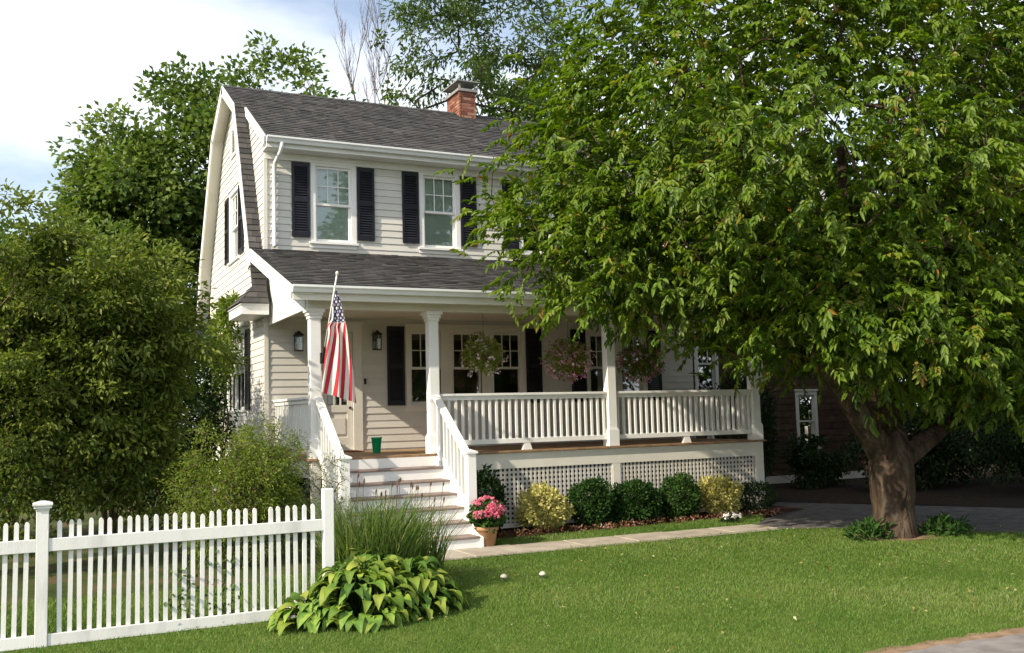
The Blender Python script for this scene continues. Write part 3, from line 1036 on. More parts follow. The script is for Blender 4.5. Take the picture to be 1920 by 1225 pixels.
# eave return at the foot of the gambrel
m = MB()
m.box(-.74, -.275, 2.36, 3.55, 3.70, 3.86)
m.box(-.76, -.275, 2.34, 3.57, 3.86, 3.885)
ret = m.build('eave_return', M['white'], house)
rs = random.Random(31)
q = MB()
A, B, Cc, Dd = Vector((-.78, 2.32, 3.887)), Vector((-.275, 2.32, 3.887)), Vector((-.275, 2.72, 4.42)), Vector((-.275, 3.10, 4.42))
E_ = Vector((-.78, 3.60, 3.887))
F_ = Vector((-.275, 3.60, 3.887))
def tri_rows(mb, a, b, c, d, rows):
    for i in range(rows):
        t0, t1 = i / rows, (i + 1) / rows + .02
        t1 = min(t1, 1)
        l0, r0 = a.lerp(d, t0), b.lerp(c, t0)
        l1, r1 = a.lerp(d, t1), b.lerp(c, t1)
        nn = (r0 - l0).cross(l1 - l0)
        nn = nn.normalized() if nn.length > 1e-6 else Vector((0, 0, 1))
        if nn.z < 0:
            nn = -nn
        k = max(1, int((r0 - l0).length / .16))
        for j in range(k):
            p0, p1 = l0.lerp(r0, j / k), l0.lerp(r0, (j + .97) / k)
            q0, q1 = l1.lerp(r1, j / k), l1.lerp(r1, (j + .97) / k)
            mb.add([p0 + nn * .016, p1 + nn * .016, q1 + nn * .003, q0 + nn * .003, p0, p1], [(0, 1, 2, 3), (4, 5, 1, 0)], rs.uniform(.3, .9))
tri_rows(q, A, B, Cc, Cc, 5)
tri_rows(q, E_, A, Cc, Dd, 5)
tri_rows(q, F_, E_, Dd, Dd, 5)
q.add([A, B, Cc, Dd, E_, F_], [(0, 1, 2), (4, 0, 2, 3), (5, 4, 3)], .2)
q.build('shingles', M['shingle'], ret, 'stuff')

# chimney
ch = MB().box(4.62, 4.98, 5.25, 5.95, 8.3, 9.15).build('chimney', M['mortar'], roof)
bk = MB()
rb = random.Random(5)
z = 8.35
row = 0
while z < 9.13:
    off = .1 * (row % 2)
    for face in range(4):
        L = .40 if face in (0, 2) else .74
        t = -off
        while t < L:
            a, b = max(t, 0), min(t + .19, L)
            if b - a > .03:
                o_ = rb.uniform(.006, .014)
                v_ = rb.random()
                if face == 0:
                    bk.box(4.60 + a, 4.60 + b, 5.25 - o_, 5.26, z, z + .056, v_)
                elif face == 2:
                    bk.box(4.60 + a, 4.60 + b, 5.94, 5.95 + o_, z, z + .056, v_)
                elif face == 1:
                    bk.box(4.97, 4.98 + o_, 5.23 + a, 5.23 + b, z, z + .056, v_)
                else:
                    bk.box(4.62 - o_, 4.63, 5.23 + a, 5.23 + b, z, z + .056, v_)
            t += .2
    z += .068
    row += 1
bk.build('bricks', M['brick'], ch, 'stuff')
cp = MB().box(4.56, 5.04, 5.19, 6.01, 9.15, 9.21)
for x in (4.60, 4.97):
    for y in (5.23, 5.93):
        cp.box(x, x + .035, y, y + .035, 9.21, 9.36)
cp.add([(4.52, 5.15, 9.36), (5.08, 5.15, 9.36), (5.08, 6.05, 9.36), (4.52, 6.05, 9.36), (4.52, 5.15, 9.385), (5.08, 5.15, 9.385), (5.08, 6.05, 9.385), (4.52, 6.05, 9.385), (4.8, 5.5, 9.46), (4.8, 5.7, 9.46)],
       [(0, 3, 2, 1), (0, 1, 5, 4), (1, 2, 6, 5), (2, 3, 7, 6), (3, 0, 4, 7), (4, 5, 8), (5, 6, 9, 8), (6, 7, 9), (7, 4, 8, 9)])
cp.build('chimney_cap', M['stonecap'], ch)

# ---- porch: deck, skirt, lattice, columns, rails, stairs
dk = MB()
dk.box(-.16, 8.36, -.005, .03, 1.003, 1.255)
dk.box(-.16, -.12, .03, YW, 1.003, 1.255)
dk.box(8.32, 8.36, .03, YW, 1.003, 1.255)
deck = dk.build('porch_deck', M['trim'], house)
rb = random.Random(2)
x = -.21
while x < 8.40:
    w = min(.135, 8.41 - x)
    MB().box(x, x + w - .005, -.055, YW - .03, 1.262 + rb.uniform(0, .002), DK - rb.uniform(0, .002)).build('floor_board', M['porchfloor'], deck)
    x += .135
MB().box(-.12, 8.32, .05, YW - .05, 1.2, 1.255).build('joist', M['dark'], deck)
# skirt posts and lattice
for x0, x1 in ((1.93, 2.09), (5.075, 5.225), (8.20, 8.36), (-.16, -.02)):
    MB().box(x0, x1, -.002, .08, 0, 1.003).build('skirt_post', M['trim'], house)
for a, b in ((2.09, 5.075), (5.225, 8.20)):
    f = MB().box(a, b, .005, .045, .05, .12).box(a, a + .03, .006, .045, .12, 1.0).box(b - .03, b, .006, .045, .12, 1.0)
    lat = f.build('lattice_panel', M['trim'], house)
    n_ = int((b - a) / .078)
    st = (b - a) / n_
    for i in range(1, n_):
        MB().box(a + i * st - .019, a + i * st + .019, .014, .022, .06, 1.003).build('slat', M['lattice'], lat)
    z = .16
    while z < 1.0:
        MB().box(a + .01, b - .01, .023, .031, z - .019, z + .019).build('slat', M['lattice'], lat)
        z += .078
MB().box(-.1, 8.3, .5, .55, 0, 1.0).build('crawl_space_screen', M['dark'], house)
# columns
def column(xr, label=None):
    w = .164
    x0, x1 = xr - w, xr
    c = MB().box(x0, x1, 0, w, DK + .30, 3.40)
    o = c.build('column', M['white'], house, bevel=.006)
    MB().box(x0 - .022, x1 + .022, -.022, w + .022, DK + .001, DK + .28).box(x0 - .012, x1 + .012, -.012, w + .012, DK + .28, DK + .305).build('column_base', M['white'], o, bevel=.004)
    MB().box(x0 - .015, x1 + .015, -.015, w + .015, 3.40, 3.45).box(x0 - .032, x1 + .032, -.032, w + .032, 3.45, 3.50).box(x0 - .055, x1 + .055, -.055, w + .055, 3.50, 3.552).build('capital', M['white'], o, bevel=.004)
    return o
CX = (0.0, 1.909, 5.197, 8.345)
for xr in CX:
    column(xr)
# level railings
def railing(a, b, along='x', c0=.08):
    mk = (lambda u0, u1, v0, v1, z0, z1: (u0, u1, v0, v1, z0, z1)) if along == 'x' else (lambda u0, u1, v0, v1, z0, z1: (v0, v1, u0, u1, z0, z1))
    t = MB()
    t.box(*mk(a, b, c0 - .06, c0 + .06, 2.195, 2.235))
    t.box(*mk(a, b, c0 - .035, c0 + .035, 2.13, 2.195))
    t.box(*mk(a, b, c0 - .035, c0 + .035, 1.41, 1.49))
    o = t.build('railing', M['white'], house, bevel=.004)
    k = int((b - a) / .118)
    for i in range(k):
        u = a + (b - a) * (i + .5) / k
        MB().box(*mk(u - .02, u + .02, c0 - .02, c0 + .02, 1.49, 2.13)).build('baluster', M['white'], o)
    q = MB()
    mid = (a + b) / 2
    for s_ in ((0,) if b - a < 3.1 else (-.0,)):
        u = mid + s_
        q.hexa([mk3(mk, u - .09, c0 - .03, DK + .001), mk3(mk, u + .09, c0 - .03, DK + .001), mk3(mk, u + .09, c0 + .03, DK + .001), mk3(mk, u - .09, c0 + .03, DK + .001),
                mk3(mk, u - .05, c0 - .03, 1.41), mk3(mk, u + .05, c0 - .03, 1.41), mk3(mk, u + .05, c0 + .03, 1.41), mk3(mk, u - .05, c0 + .03, 1.41)])
    q.build('rail_foot', M['white'], o)
def mk3(mk, u, v, z):
    r = mk(u, u, v, v, z, z)
    return (r[0], r[2], r[4])
railing(1.912, 5.03)
railing(5.20, 8.178)
railing(.168, YW - .03, 'y', -.082)
railing(.168, YW - .03, 'y', 8.263)
# stairs
SX0, SX1 = .03, 1.80
run, rise = .272, DK / 7
def stair_side(x0, w, drop):
    return MB().prism([(-.07, 0), (-.07, DK - .03 - drop), (-.06 - 6 * run - .03 + (.06 if drop else 0), rise - .03 - drop * .5), (-.06 - 6 * run - .03 + (.06 if drop else 0), 0)], lambda p, q, dd: (dd, p, q), x0, x0 + w)
stairs = stair_side(SX0 + .01, SX1 - SX0 - .02, .12 + rise).build('stairs', M['dark'], house)
for x0 in (SX0 - .05, SX1):
    stair_side(x0, .05, 0).build('stringer', M['white'], stairs)
for i in range(7):
    zt = DK - i * rise
    y = -.06 - i * run
    MB().box(SX0, SX1, y - .0, y + .02, zt - rise + .003, zt - .034).build('riser', M['white'], stairs)
    if i < 6:
        MB().box(SX0, SX1, y - run - .025, y - .001, zt - rise - .03, zt - rise).build('tread', M['tread'], stairs, bevel=.006)
def newel(x0, x1, y0, y1, zt, z0=0.0):
    o = MB().box(x0, x1, y0, y1, z0, zt - .045).build('newel_post', M['white'], house, bevel=.005)
    m_ = MB().box(x0 - .022, x1 + .022, y0 - .022, y1 + .022, zt - .045, zt - .015)
    xm, ym = (x0 + x1) / 2, (y0 + y1) / 2
    m_.add([(x0 - .015, y0 - .015, zt - .015), (x1 + .015, y0 - .015, zt - .015), (x1 + .015, y1 + .015, zt - .015), (x0 - .015, y1 + .015, zt - .015), (xm, ym, zt + .02)], [(0, 1, 4), (1, 2, 4), (2, 3, 4), (3, 0, 4)])
    m_.build('cap', M['white'], o)
for xa, xb in ((-.115, .02), (1.775, 1.91)):
    newel(xa, xb, -1.385, -1.25, 1.375)
    xm = (xa + xb) / 2
    t = MB()
    t.bar((xm, .0, 2.20), (xm, -1.25, 1.29), .11, .05)
    t.bar((xm, .0, 2.145), (xm, -1.25, 1.235), .05, .06)
    t.bar((xm, .0, 1.42), (xm, -1.25, .51), .06, .09)
    o = t.build('stair_railing', M['white'], house)
    for i in range(9):
        y = -.07 - i * .135
        zl = 1.42 + y * .728
        MB().box(xm - .019, xm + .019, y - .019, y + .019, zl + .03, zl + .70).build('baluster', M['white'], o)

# lanterns by the door
def lantern(x, z, label):
    o = thing('wall_lantern', label, 'lantern', (x, YW - .03, z), 'lanterns on the porch wall')
    MB().box(x - .05, x + .05, YW - .035, YW - .021, z - .02, z + .16).box(x - .012, x + .012, YW - .10, YW - .035, z + .12, z + .14).build('bracket', M['iron'], o)
    f = MB()
    for dx in (-.066, .056):
        for dy in (-.066, .056):
            f.box(x + dx, x + dx + .010, YW - .12 + dy, YW - .11 + dy, z - .16, z + .09)
    f.box(x - .068, x + .068, YW - .188, YW - .052, z - .18, z - .16)
    f.box(x - .068, x + .068, YW - .188, YW - .052, z + .09, z + .10)
    f.add([(x - .085, YW - .205, z + .10), (x + .085, YW - .205, z + .10), (x + .085, YW - .036, z + .10), (x - .085, YW - .036, z + .10), (x, YW - .12, z + .19)], [(0, 1, 4), (1, 2, 4), (2, 3, 4), (3, 0, 4)])
    f.build('frame', M['iron'], o)
    MB().box(x - .055, x + .055, YW - .175, YW - .065, z - .158, z + .088).build('glass', M['glass'], o)
    MB().lathe([(.012, 0), (.014, .06), (.012, .12), (.002, .15)], (x, YW - .12, z - .158), 8).build('candle', M['lightcap'], o)
lantern(.30, 3.27, 'black iron lantern on the porch wall near the left house corner')
lantern(1.745, 3.30, 'black iron lantern on the porch wall just right of the front door')

# foundation pent at the rear left
pn = MB()
pn.prism([(7.7, 3.62), (8.55, 3.62), (8.55, 3.75), (7.7, 3.75)], lambda p, q, dd: (dd, p, q), -1.15, XL - .03)
po = pn.build('side_pent_roof', M['white'], house)
ps = MB()
ps.hexa([(-1.22, 7.6, 3.752), (XL - .022, 7.6, 3.752), (XL - .022, 8.6, 3.752), (-1.22, 8.6, 3.752), (-1.20, 7.62, 3.78), (XL - .022, 7.62, 4.15), (XL - .022, 8.58, 4.15), (-1.20, 8.58, 3.78)])
ps.build('pent_slope', M['roofbase'], po)

# ------------------------------------------------------------------ flag on the column
flag = thing('flag', 'red, white and blue starred flag hanging on an angled pole from the porch column', 'flag', (.03, -.02, 2.83))
pb, pt = Vector((.015, -.035, 2.78)), Vector((-.01, -.93, 3.93))
f = MB().tube([pb, pt], .013, 8)
f.build('pole', M['white'], flag, smooth=True)
MB().lathe([(.004, -.03), (.022, -.02), (.026, 0), (.02, .02), (.004, .034)], tuple(pt + Vector((0, -.02, .03))), 10).build('finial', M['lightcap'], flag)
MB().box(-.02, .05, -.03, -.001, 2.72, 2.88).tube([pb - (pt - pb) * .03, pb + (pt - pb) * .16], .022, 8).build('bracket', M['iron'], flag)
# cloth: s across (0 = tip side, right), t down
fm, n, b = new_mat('flag_cloth')
uv = N(n, 'ShaderNodeUVMap', uv_map='uv')
sp = N(n, 'ShaderNodeSeparateXYZ')
n.links.new(uv.outputs[0], sp.inputs[0])
def mth(op, a, bb=None):
    x = N(n, 'ShaderNodeMath', operation=op)
    for i, q in enumerate((a, bb)):
        if q is None:
            continue
        if isinstance(q, (int, float)):
            x.inputs[i].default_value = q
        else:
            n.links.new(q, x.inputs[i])
    return x.outputs[0]
U, Vv = sp.outputs[0], sp.outputs[1]       # U along the fly 0..1, V across hoist 0..1
st = mth('MODULO', mth('FLOOR', mth('MULTIPLY', Vv, 13.0)), 2.0)
canton = mth('MULTIPLY', mth('LESS_THAN', U, .40), mth('LESS_THAN', Vv, 7 / 13))
gu = mth('MULTIPLY', U, 11 / .40)
gv = mth('MULTIPLY', Vv, 9 / (7 / 13))
par_ = mth('MODULO', mth('ADD', mth('FLOOR', gu), mth('FLOOR', gv)), 2.0)
du = mth('SUBTRACT', mth('FRACT', gu), .5)
dv = mth('SUBTRACT', mth('FRACT', gv), .5)
rad = mth('SQRT', mth('ADD', mth('MULTIPLY', du, du), mth('MULTIPLY', dv, dv)))
star = mth('MULTIPLY', mth('LESS_THAN', rad, .42), mth('LESS_THAN', par_, .5))
m1 = N(n, 'ShaderNodeMix', data_type='RGBA')
m1.inputs[6].default_value = (.50, .025, .04, 1)
m1.inputs[7].default_value = (.78, .76, .72, 1)
n.links.new(st, m1.inputs[0])
m2 = N(n, 'ShaderNodeMix', data_type='RGBA')
m2.inputs[6].default_value = (.035, .035, .11, 1)
m2.inputs[7].default_value = (.78, .77, .76, 1)
n.links.new(star, m2.inputs[0])
m3 = N(n, 'ShaderNodeMix', data_type='RGBA')
n.links.new(canton, m3.inputs[0])
n.links.new(m1.outputs[2], m3.inputs[6])
n.links.new(m2.outputs[2], m3.inputs[7])
n.links.new(m3.outputs[2], b.inputs['Base Color'])
b.inputs['Roughness'].default_value = .75
tr = N(n, 'ShaderNodeBsdfTranslucent')
n.links.new(m3.outputs[2], tr.inputs[0])
ms = N(n, 'ShaderNodeMixShader')
ms.inputs[0].default_value = .3
n.links.new(b.outputs[0], ms.inputs[1])
n.links.new(tr.outputs[0], ms.inputs[2])
n.links.new(ms.outputs[0], n.nodes['Material Output'].inputs['Surface'])
NS, NT = 44, 40
# left and right outlines of the hanging cloth (x relative, z); y is near the pole then hangs straight down
Lz = [3.74, 3.55, 3.33, 3.22, 3.14, 2.75, 2.27]
Lx = [.025, .000, -.025, -.105, -.085, -.150, -.205]
Rz = [3.74, 3.55, 3.33, 3.22, 3.05, 2.60, 2.10]
Rx = [.050, .105, .150, .175, .210, .280, .330]
V, F, UVs = [], [], []
for j in range(NT + 1):
    t = j / NT
    for i in range(NS + 1):
        s_ = i / NS
        k = t * 6
        lz, lx = np.interp(k, range(7), Lz), np.interp(k, range(7), Lx)
        rz, rx = np.interp(k, range(7), Rz), np.interp(k, range(7), Rx)
        x = lx + (rx - lx) * s_
        z = lz + (rz - lz) * s_
        y0 = -.72 + .13 * (1 - s_) * (1 - t) - .03 * t
        fold = .035 * math.sin(s_ * 15 + t * 3.2 + 1.0) * (.25 + .75 * t) + .02 * math.sin(s_ * 7 - t * 5)
        V.append((x + .012 * math.sin(s_ * 15 + t * 3), y0 + fold, z))
        # printed pattern: stripes slant down to the left
        if t <= .42:
            vv = max(.001, .62 * (1 - s_))
            uu = t * .95
        else:
            vv = .70 * (1 - s_) - .45 * (t - .42) + 14 / 13
            uu = .41 + (t - .42)
        UVs.append((uu, vv))
for j in range(NT):
    for i in range(NS):
        a = j * (NS + 1) + i
        F.append((a, a + 1, a + NS + 2, a + NS + 1))
me = bpy.data.meshes.new('cloth')
me.from_pydata(V, [], F)
ul = me.uv_layers.new(name='uv')
for lp in me.loops:
    ul.data[lp.index].uv = UVs[lp.vertex_index]
me.materials.append(fm)
me.polygons.foreach_set('use_smooth', [True] * len(me.polygons))
co = bpy.data.objects.new('cloth', me)
co.location = -flag.location
link(co, flag)

# ------------------------------------------------------------------ picket fence
fence = thing('picket_fence', 'white picket fence with thin rounded pickets along the left front', 'fence', (-3.8, -5.0, 0))
FY = -5.0
def picket_mesh(h):
    p = MB()
    w, t = .019, .011
    prof = [(-w, .02), (w, .02), (w, h - .03), (w * .72, h - .010), (0, h), (-w * .72, h - .010), (-w, h - .03)]
    p.prism(prof, lambda a, b_, d: (a, d, b_), -t, t)
    return p.mesh('picket', M['worn_white'])
pm = picket_mesh(1.066)
rf = random.Random(4)
def picket(x, lean=0, dz=0):
    o = bpy.data.objects.new('picket', pm)
    o.location = (x + 3.8, rf.uniform(-.003, .003), dz)
    o.rotation_euler = (rf.uniform(-.006, .006), lean + rf.uniform(-.013, .013), rf.uniform(-.04, .04))
    link(o, fence)
x = -3.665
i = 0
while x < -1.36:
    if i != 22:
        picket(x, 0, rf.uniform(-.004, .004) - (.0 if i != 15 else .03))
    else:
        picket(x, 0, -.24)
    x += .0795
    i += 1
x = -3.94
while x > -6.8:
    picket(x, 0, rf.uniform(-.004, .004))
    x -= .0795
for a, b_ in ((-6.9, -3.862), (-3.758, -1.335)):
    MB().box(a, b_, FY - .045, FY - .013, .805, .915).build('rail', M['worn_white'], fence, bevel=.004)
    MB().box(a, b_, FY - .045, FY - .013, .002, .105).build('rail', M['worn_white'], fence, bevel=.004)
p1 = MB().box(-3.86, -3.76, FY - .055, FY + .045, -.02, 1.155).build('post', M['worn_white'], fence, bevel=.005)
cpm = MB()
for z0, z1, e in ((1.155, 1.175, .004), (1.175, 1.20, .020), (1.20, 1.222, .030)):
    cpm.box(-3.86 - e, -3.76 + e, FY - .055 - e, FY + .045 + e, z0, z1)
cpm.add([(-3.885, FY - .08, 1.222), (-3.735, FY - .08, 1.222), (-3.735, FY + .07, 1.222), (-3.885, FY + .07, 1.222), (-3.83, FY - .025, 1.240), (-3.79, FY - .025, 1.240), (-3.79, FY + .015, 1.240), (-3.83, FY + .015, 1.240)], [(4, 5, 6, 7), (0, 1, 5, 4), (1, 2, 6, 5), (2, 3, 7, 6), (3, 0, 4, 7)])
cpm.build('post_cap', M['worn_white'], p1, bevel=.004)
MB().box(-1.335, -1.235, FY - .055, FY + .045, -.02, 1.205).build('post', M['worn_white'], fence, bevel=.005, label='uncapped weathered post at the right end of the fence')

# ------------------------------------------------------------------ things on the porch and lawn
def lathe_thing(name, label, cat, prof, loc, mat, n=20):
    o = MB().lathe(prof, loc, n).build(name, mat, None, smooth=True, label=label, cat=cat)
    return o
cup = lathe_thing('bucket', 'small bright green plastic bucket standing on the porch floor', 'bucket', [(.06, .0), (.062, .002), (.085, .235), (.092, .24), (.092, .262), (.083, .262), (.078, .22), (.055, .012), (.0, .01)], (1.276, 1.30, DK + .003), M['green_plastic'])
mt = MB()
mt.box(.66, 1.36, YW - .52, YW - .07, DK + .002, DK + .02)
mt.build('doormat', M['mat_brown'], None, bevel=.008, label='reddish brown coir doormat in front of the front door', cat='doormat')
for k, (x, y, lab) in enumerate(((.942, -4.29, 'small pale plastic lawn light, the left one of two on the lawn'), (1.391, -4.38, 'small pale plastic lawn light, the right one of two on the lawn'))):
    o = thing('lawn_light', lab, 'lawn light', (x, y, 0), 'lawn lights')
    MB().lathe([(.012, -.02), (.012, .05), (.03, .055)], (x, y, 0), 8).build('stake', M['wire'], o)
    MB().lathe([(.02, .03), (.042, .045), (.038, .06), (.022, .075), (.004, .082)], (x, y, 0), 12).build('lamp_head', M['lightcap'], o, smooth=True)

# flower pot
def foliage_ball(rng, c, r, n, L, Wd, shape='oval', up=.3, valbase=.5, shell=.55, valvar=.2):
    d = unit(rng.normal(0, 1, (n, 3)))
    rad = shell + (1 - shell) * rng.uniform(0, 1, (n, 1)) ** .6
    bump = 1 + .24 * fbm(d * 3, rng, 3, 1.1)[:, None]
    P = np.array(c) + d * np.array(r) * rad * bump
    keep = P[:, 2] > .01
    P, d = P[keep], d[keep]
    m = len(P)
    D = d + rng.normal(0, .6, (m, 3)) + np.array([0, 0, up])
    Nn = d + rng.normal(0, .5, (m, 3)) + np.array([0, 0, .5])
    val = np.clip(valbase + rng.normal(0, valvar, m) + .12 * fbm(P * 5, rng, 2, 1), 0, 1)
    return leaf_arrays(P, D, Nn, L * rng.uniform(.6, 1.3, m), Wd * rng.uniform(.7, 1.25, m), val, shape)

rng = np.random.default_rng(21)
pot = thing('flower_pot', 'terracotta pot of pink geraniums at the foot of the porch stairs', 'flower pot', (1.95, -1.60, .05))
PX, PY = 1.95, -1.60
MB().lathe([(.11, .03), (.115, .032), (.155, .25), (.172, .255), (.176, .30), (.16, .305), (.145, .28), (.0, .27)], (PX, PY, 0), 22).build('pot', M['terra'], pot, smooth=True)
V, F, A = foliage_ball(rng, (PX, PY, .46), (.22, .22, .20), 480, .075, .07, 'oval', .2, .5)
np_mesh('foliage', V, F, M['box_leaf'], A, pot, 'stuff')
for i in range(22):       # round flower heads made of petals
    d = unit(rng.normal(0, 1, (1, 3)))[0]
    d[2] = abs(d[2]) * .9 - .15
    if d[1] > .35:
        d[1] *= -1
    c = np.array((PX, PY, .49)) + d * np.array((.24, .24, .25)) * rng.uniform(.9, 1.1)
    V, F, A = foliage_ball(rng, c, (.045, .045, .04), 46, .036, .032, 'diamond', .1, rng.uniform(.25, .75), .8)
    np_mesh('blossom', V, F, M['pink'], A, pot)

# hanging baskets
def basket(x, y, z, r, petal, label, seed, nfl, base=.55):  # base: leaf tone, raised for sunlit leaves, lowered for shade
    rng = np.random.default_rng(seed)
    o = thing('hanging_basket', label, 'hanging basket', (x, y, z), 'hanging baskets along the porch beam')
    MB().lathe([(.03, -.16), (.10, -.14), (.15, -.06), (.165, .0), (.15, .0), (.13, -.04), (.0, -.05)], (x, y, z), 16).build('basket', M['basket'], o, smooth=True)
    w = MB()
    for k in range(3):
        t = k * 2.09 + .4
        w.tube([(x + .16 * math.cos(t), y + .16 * math.sin(t), z), (x, y, z + .42)], .003, 5)
    w.tube([(x, y, z + .42), (x, y, 3.70)], .003, 5)
    w.build('hanger', M['wire'], o)
    V, F, A = foliage_ball(rng, (x, y, z + .02), (r, r, r * .86), 1500, .065, .026, 'oval', -.25, base, .3)
    np_mesh('foliage', V, F, M['fine_leaf'], A, o, 'stuff')
    parts = []
    for i in range(nfl):
        d = unit(rng.normal(0, 1, (1, 3)))[0]
        d[2] = d[2] * .9 - .12
        c = np.array((x, y, z)) + d * np.array((r, r, r * .9)) * rng.uniform(.85, 1.18)
        parts.append(foliage_ball(rng, c, (.02, .02, .02), 7, .042, .036, 'diamond', 0, rng.uniform(.2, .9), .8))
    V, F, A = merge(parts)
    np_mesh('blossoms', V, F, petal, A, o, 'stuff')
basket(2.96, .60, 2.90, .36, M['palepetal'], 'hanging basket of pale pink flowers with bright green leaves lightened for sun, left of three', 31, 42, .8)
basket(4.60, .60, 2.82, .40, M['mauve'], 'hanging basket full of mauve and pink flowers, middle of three', 32, 120, .65)
basket(6.10, .60, 2.80, .40, M['mauve'], 'hanging basket in tree shade, right of three along the porch', 33, 90, .3)

# ------------------------------------------------------------------ foundation shrubs
def bush(x, y, rx, ry, h, mat, label, seed, n=2600, L=.04, Wd=.026, name='shrub', group='shrubs in the porch bed', valbase=.45, shape='oval', cat='shrub'):
    rng = np.random.default_rng(seed)
    o = thing(name, label, cat, (x, y, 0), group)
    s = MB()
    for k in range(7):
        t = k * 2.4 + rng.uniform(0, 1)
        s.tube([(x + .04 * math.cos(t), y + .04 * math.sin(t), -.01), (x + rx * .35 * math.cos(t), y + ry * .35 * math.sin(t), h * .45), (x + rx * .6 * math.cos(t), y + ry * .6 * math.sin(t), h * .8)], [.014, .009, .004], 5)
    s.build('stem', M['twig'], o)
    c = (x, y, h * .53)
    V, F, A = foliage_ball(rng, c, (rx, ry, h * .5), n, L, Wd, shape, .25, valbase, .55)
    np_mesh('foliage', V, F, mat, A, o, 'stuff')
    return o
bush(2.45, -.40, .30, .28, 1.06, M['dark_leaf'], 'dark leafy shrub beside the stair newel post', 41, 2000, .07, .04, valbase=.4)
bush(3.47, -.45, .40, .38, .70, M['gold_leaf'], 'golden yellow rounded shrub, the left one of two in front of the lattice', 42, 3000, .062, .04)
bush(4.38, -.42, .36, .36, .78, M['box_leaf'], 'dark green round boxwood next to the left golden shrub', 43, 5200, .046, .032, valbase=.35)
bush(5.22, -.42, .46, .38, .68, M['box_leaf'], 'low wide dark green shrub in front of the lattice post', 44, 5600, .05, .034, valbase=.3)
bush(6.12, -.42, .36, .36, .74, M['box_leaf'], 'bright green round boxwood beside the right golden shrub', 45, 5200, .046, .032, valbase=.55)
bush(6.95, -.45, .42, .38, .66, M['gold_leaf'], 'golden yellow rounded shrub, the right one of two in front of the lattice', 46, 3000, .062, .04)
bush(7.75, -.40, .42, .36, .52, M['dark_leaf'], 'low dark shrub at the right end of the porch bed', 47, 1800, .05, .03)
bush(9.25, 1.6, .7, .6, 2.7, M['dark_leaf'], 'tall dark shrub beyond the right end of the porch', 48, 4500, .09, .05)
# bedding flowers
rng = np.random.default_rng(50)
parts = []
for i in range(150):
    x = rng.uniform(2.1, 8.0)
    y = -.78 + rng.normal(0, .07)
    parts.append(foliage_ball(rng, (x, y, .05), (.06, .06, .05), 16, .035, .024, 'diamond', .4, rng.uniform(.1, .8), .4))
V, F, A = merge(parts)
o = np_mesh('bedding_flowers', V, F, M['redbed'], A, None, 'stuff')
o['label'] = 'low row of reddish bedding flowers along the bed edge'
o['category'] = 'flowers'
o = thing('flower_clump', 'small clump of white flowers at the right end of the bed', 'flowers', (6.45, -1.35, 0))
V, F, A = foliage_ball(rng, (6.45, -1.35, .06), (.16, .14, .09), 260, .05, .03, 'oval', .3, .3, .4)
np_mesh('foliage', V, F, M['dark_leaf'], A, o, 'stuff')
V, F, A = merge([foliage_ball(rng, (6.45 + rng.normal(0, .08), -1.4 + rng.normal(0, .06), .13), (.02, .02, .015), 10, .04, .03, 'diamond', .3, .95, .5) for i in range(9)])
np_mesh('blossoms', V, F, M['palepetal'], A, o, 'stuff')

# ------------------------------------------------------------------ hosta: single leaves
hosta = thing('hosta', 'large spreading hosta with broad yellow-green leaves at the fence end', 'hosta', (-1.0, -5.35, 0))
def hosta_leaf_mesh(seed):
    rn = random.Random(seed)
    nl, nw = 7, 5
    L, Wd = .26, .15
    V, F = [], []
    for i in range(nl):
        t = i / (nl - 1)
        w = Wd / 2 * (math.sin(math.pi * min(1, t ** .75)) ** .8 if t < 1 else 0) + .002
        zc = .09 * math.sin(t * 2.2) - .14 * t * t + rn.uniform(-.004, .004)
        for j in range(nw):
            s_ = j / (nw - 1) * 2 - 1
            V.append((t * L, s_ * w, zc + .022 * abs(s_) * math.sin(math.pi * t) + .010 * math.sin(s_ * 6 + t * 7 + seed) * abs(s_)))
    for i in range(nl - 1):
        for j in range(nw - 1):
            a = i * nw + j
            F.append((a, a + 1, a + nw + 1, a + nw))
    me = bpy.data.meshes.new('leaf')
    me.from_pydata(V, [], F)
    me.materials.append(M['hosta_leaf'])
    me.polygons.foreach_set('use_smooth', [True] * len(me.polygons))
    return me
HM = [hosta_leaf_mesh(i) for i in range(5)]
rh = random.Random(77)
stalks = MB()
mass = MB()
def hosta_clump(cx, cy, rr_, hh, k, single=True):
    for i in range(k):
        ring = rh.random() ** .6
        t = rh.uniform(0, 2 * math.pi)
        r = ring * rr_
        z = hh * (1 - ring ** 2 * .86) + rh.uniform(-.03, .03)
        x, y = cx + r * math.cos(t), cy + r * math.sin(t)
        o = bpy.data.objects.new('leaf', rh.choice(HM))
        s_ = rh.uniform(.48, .85)
        o.scale = (s_ * rh.uniform(.9, 1.15), s_ * rh.uniform(.85, 1.15), s_)
        o.location = (x + 1.0, y + 5.35, max(z, .07))
        o.rotation_euler = (rh.uniform(-.3, .3), -.08 + ring * .40 + rh.uniform(-.15, .15), t + rh.uniform(-.6, .6))
        if single:
            link(o, hosta)
        else:
            mw = Matrix.LocRotScale(o.location, o.rotation_euler, o.scale)
            mass.add([tuple(mw @ v_.co + hosta.location) for v_ in o.data.vertices], [tuple(p_.vertices) for p_ in o.data.polygons])
            continue
        stalks.tube([(cx + .1 * math.cos(t), cy + .1 * math.sin(t), 0), (cx + r * .6 * math.cos(t), cy + r * .6 * math.sin(t), max(z * .85, .05)), (x, y, max(z, .07))], [.008, .006, .004], 4, False)
CL = ((-1.05, -5.40, .56, .50, 108), (-.58, -5.28, .48, .46, 84), (-.85, -4.85, .46, .54, 56), (-1.58, -5.48, .28, .24, 26), (-.34, -4.85, .32, .40, 22))
for c in CL:
    hosta_clump(*c)
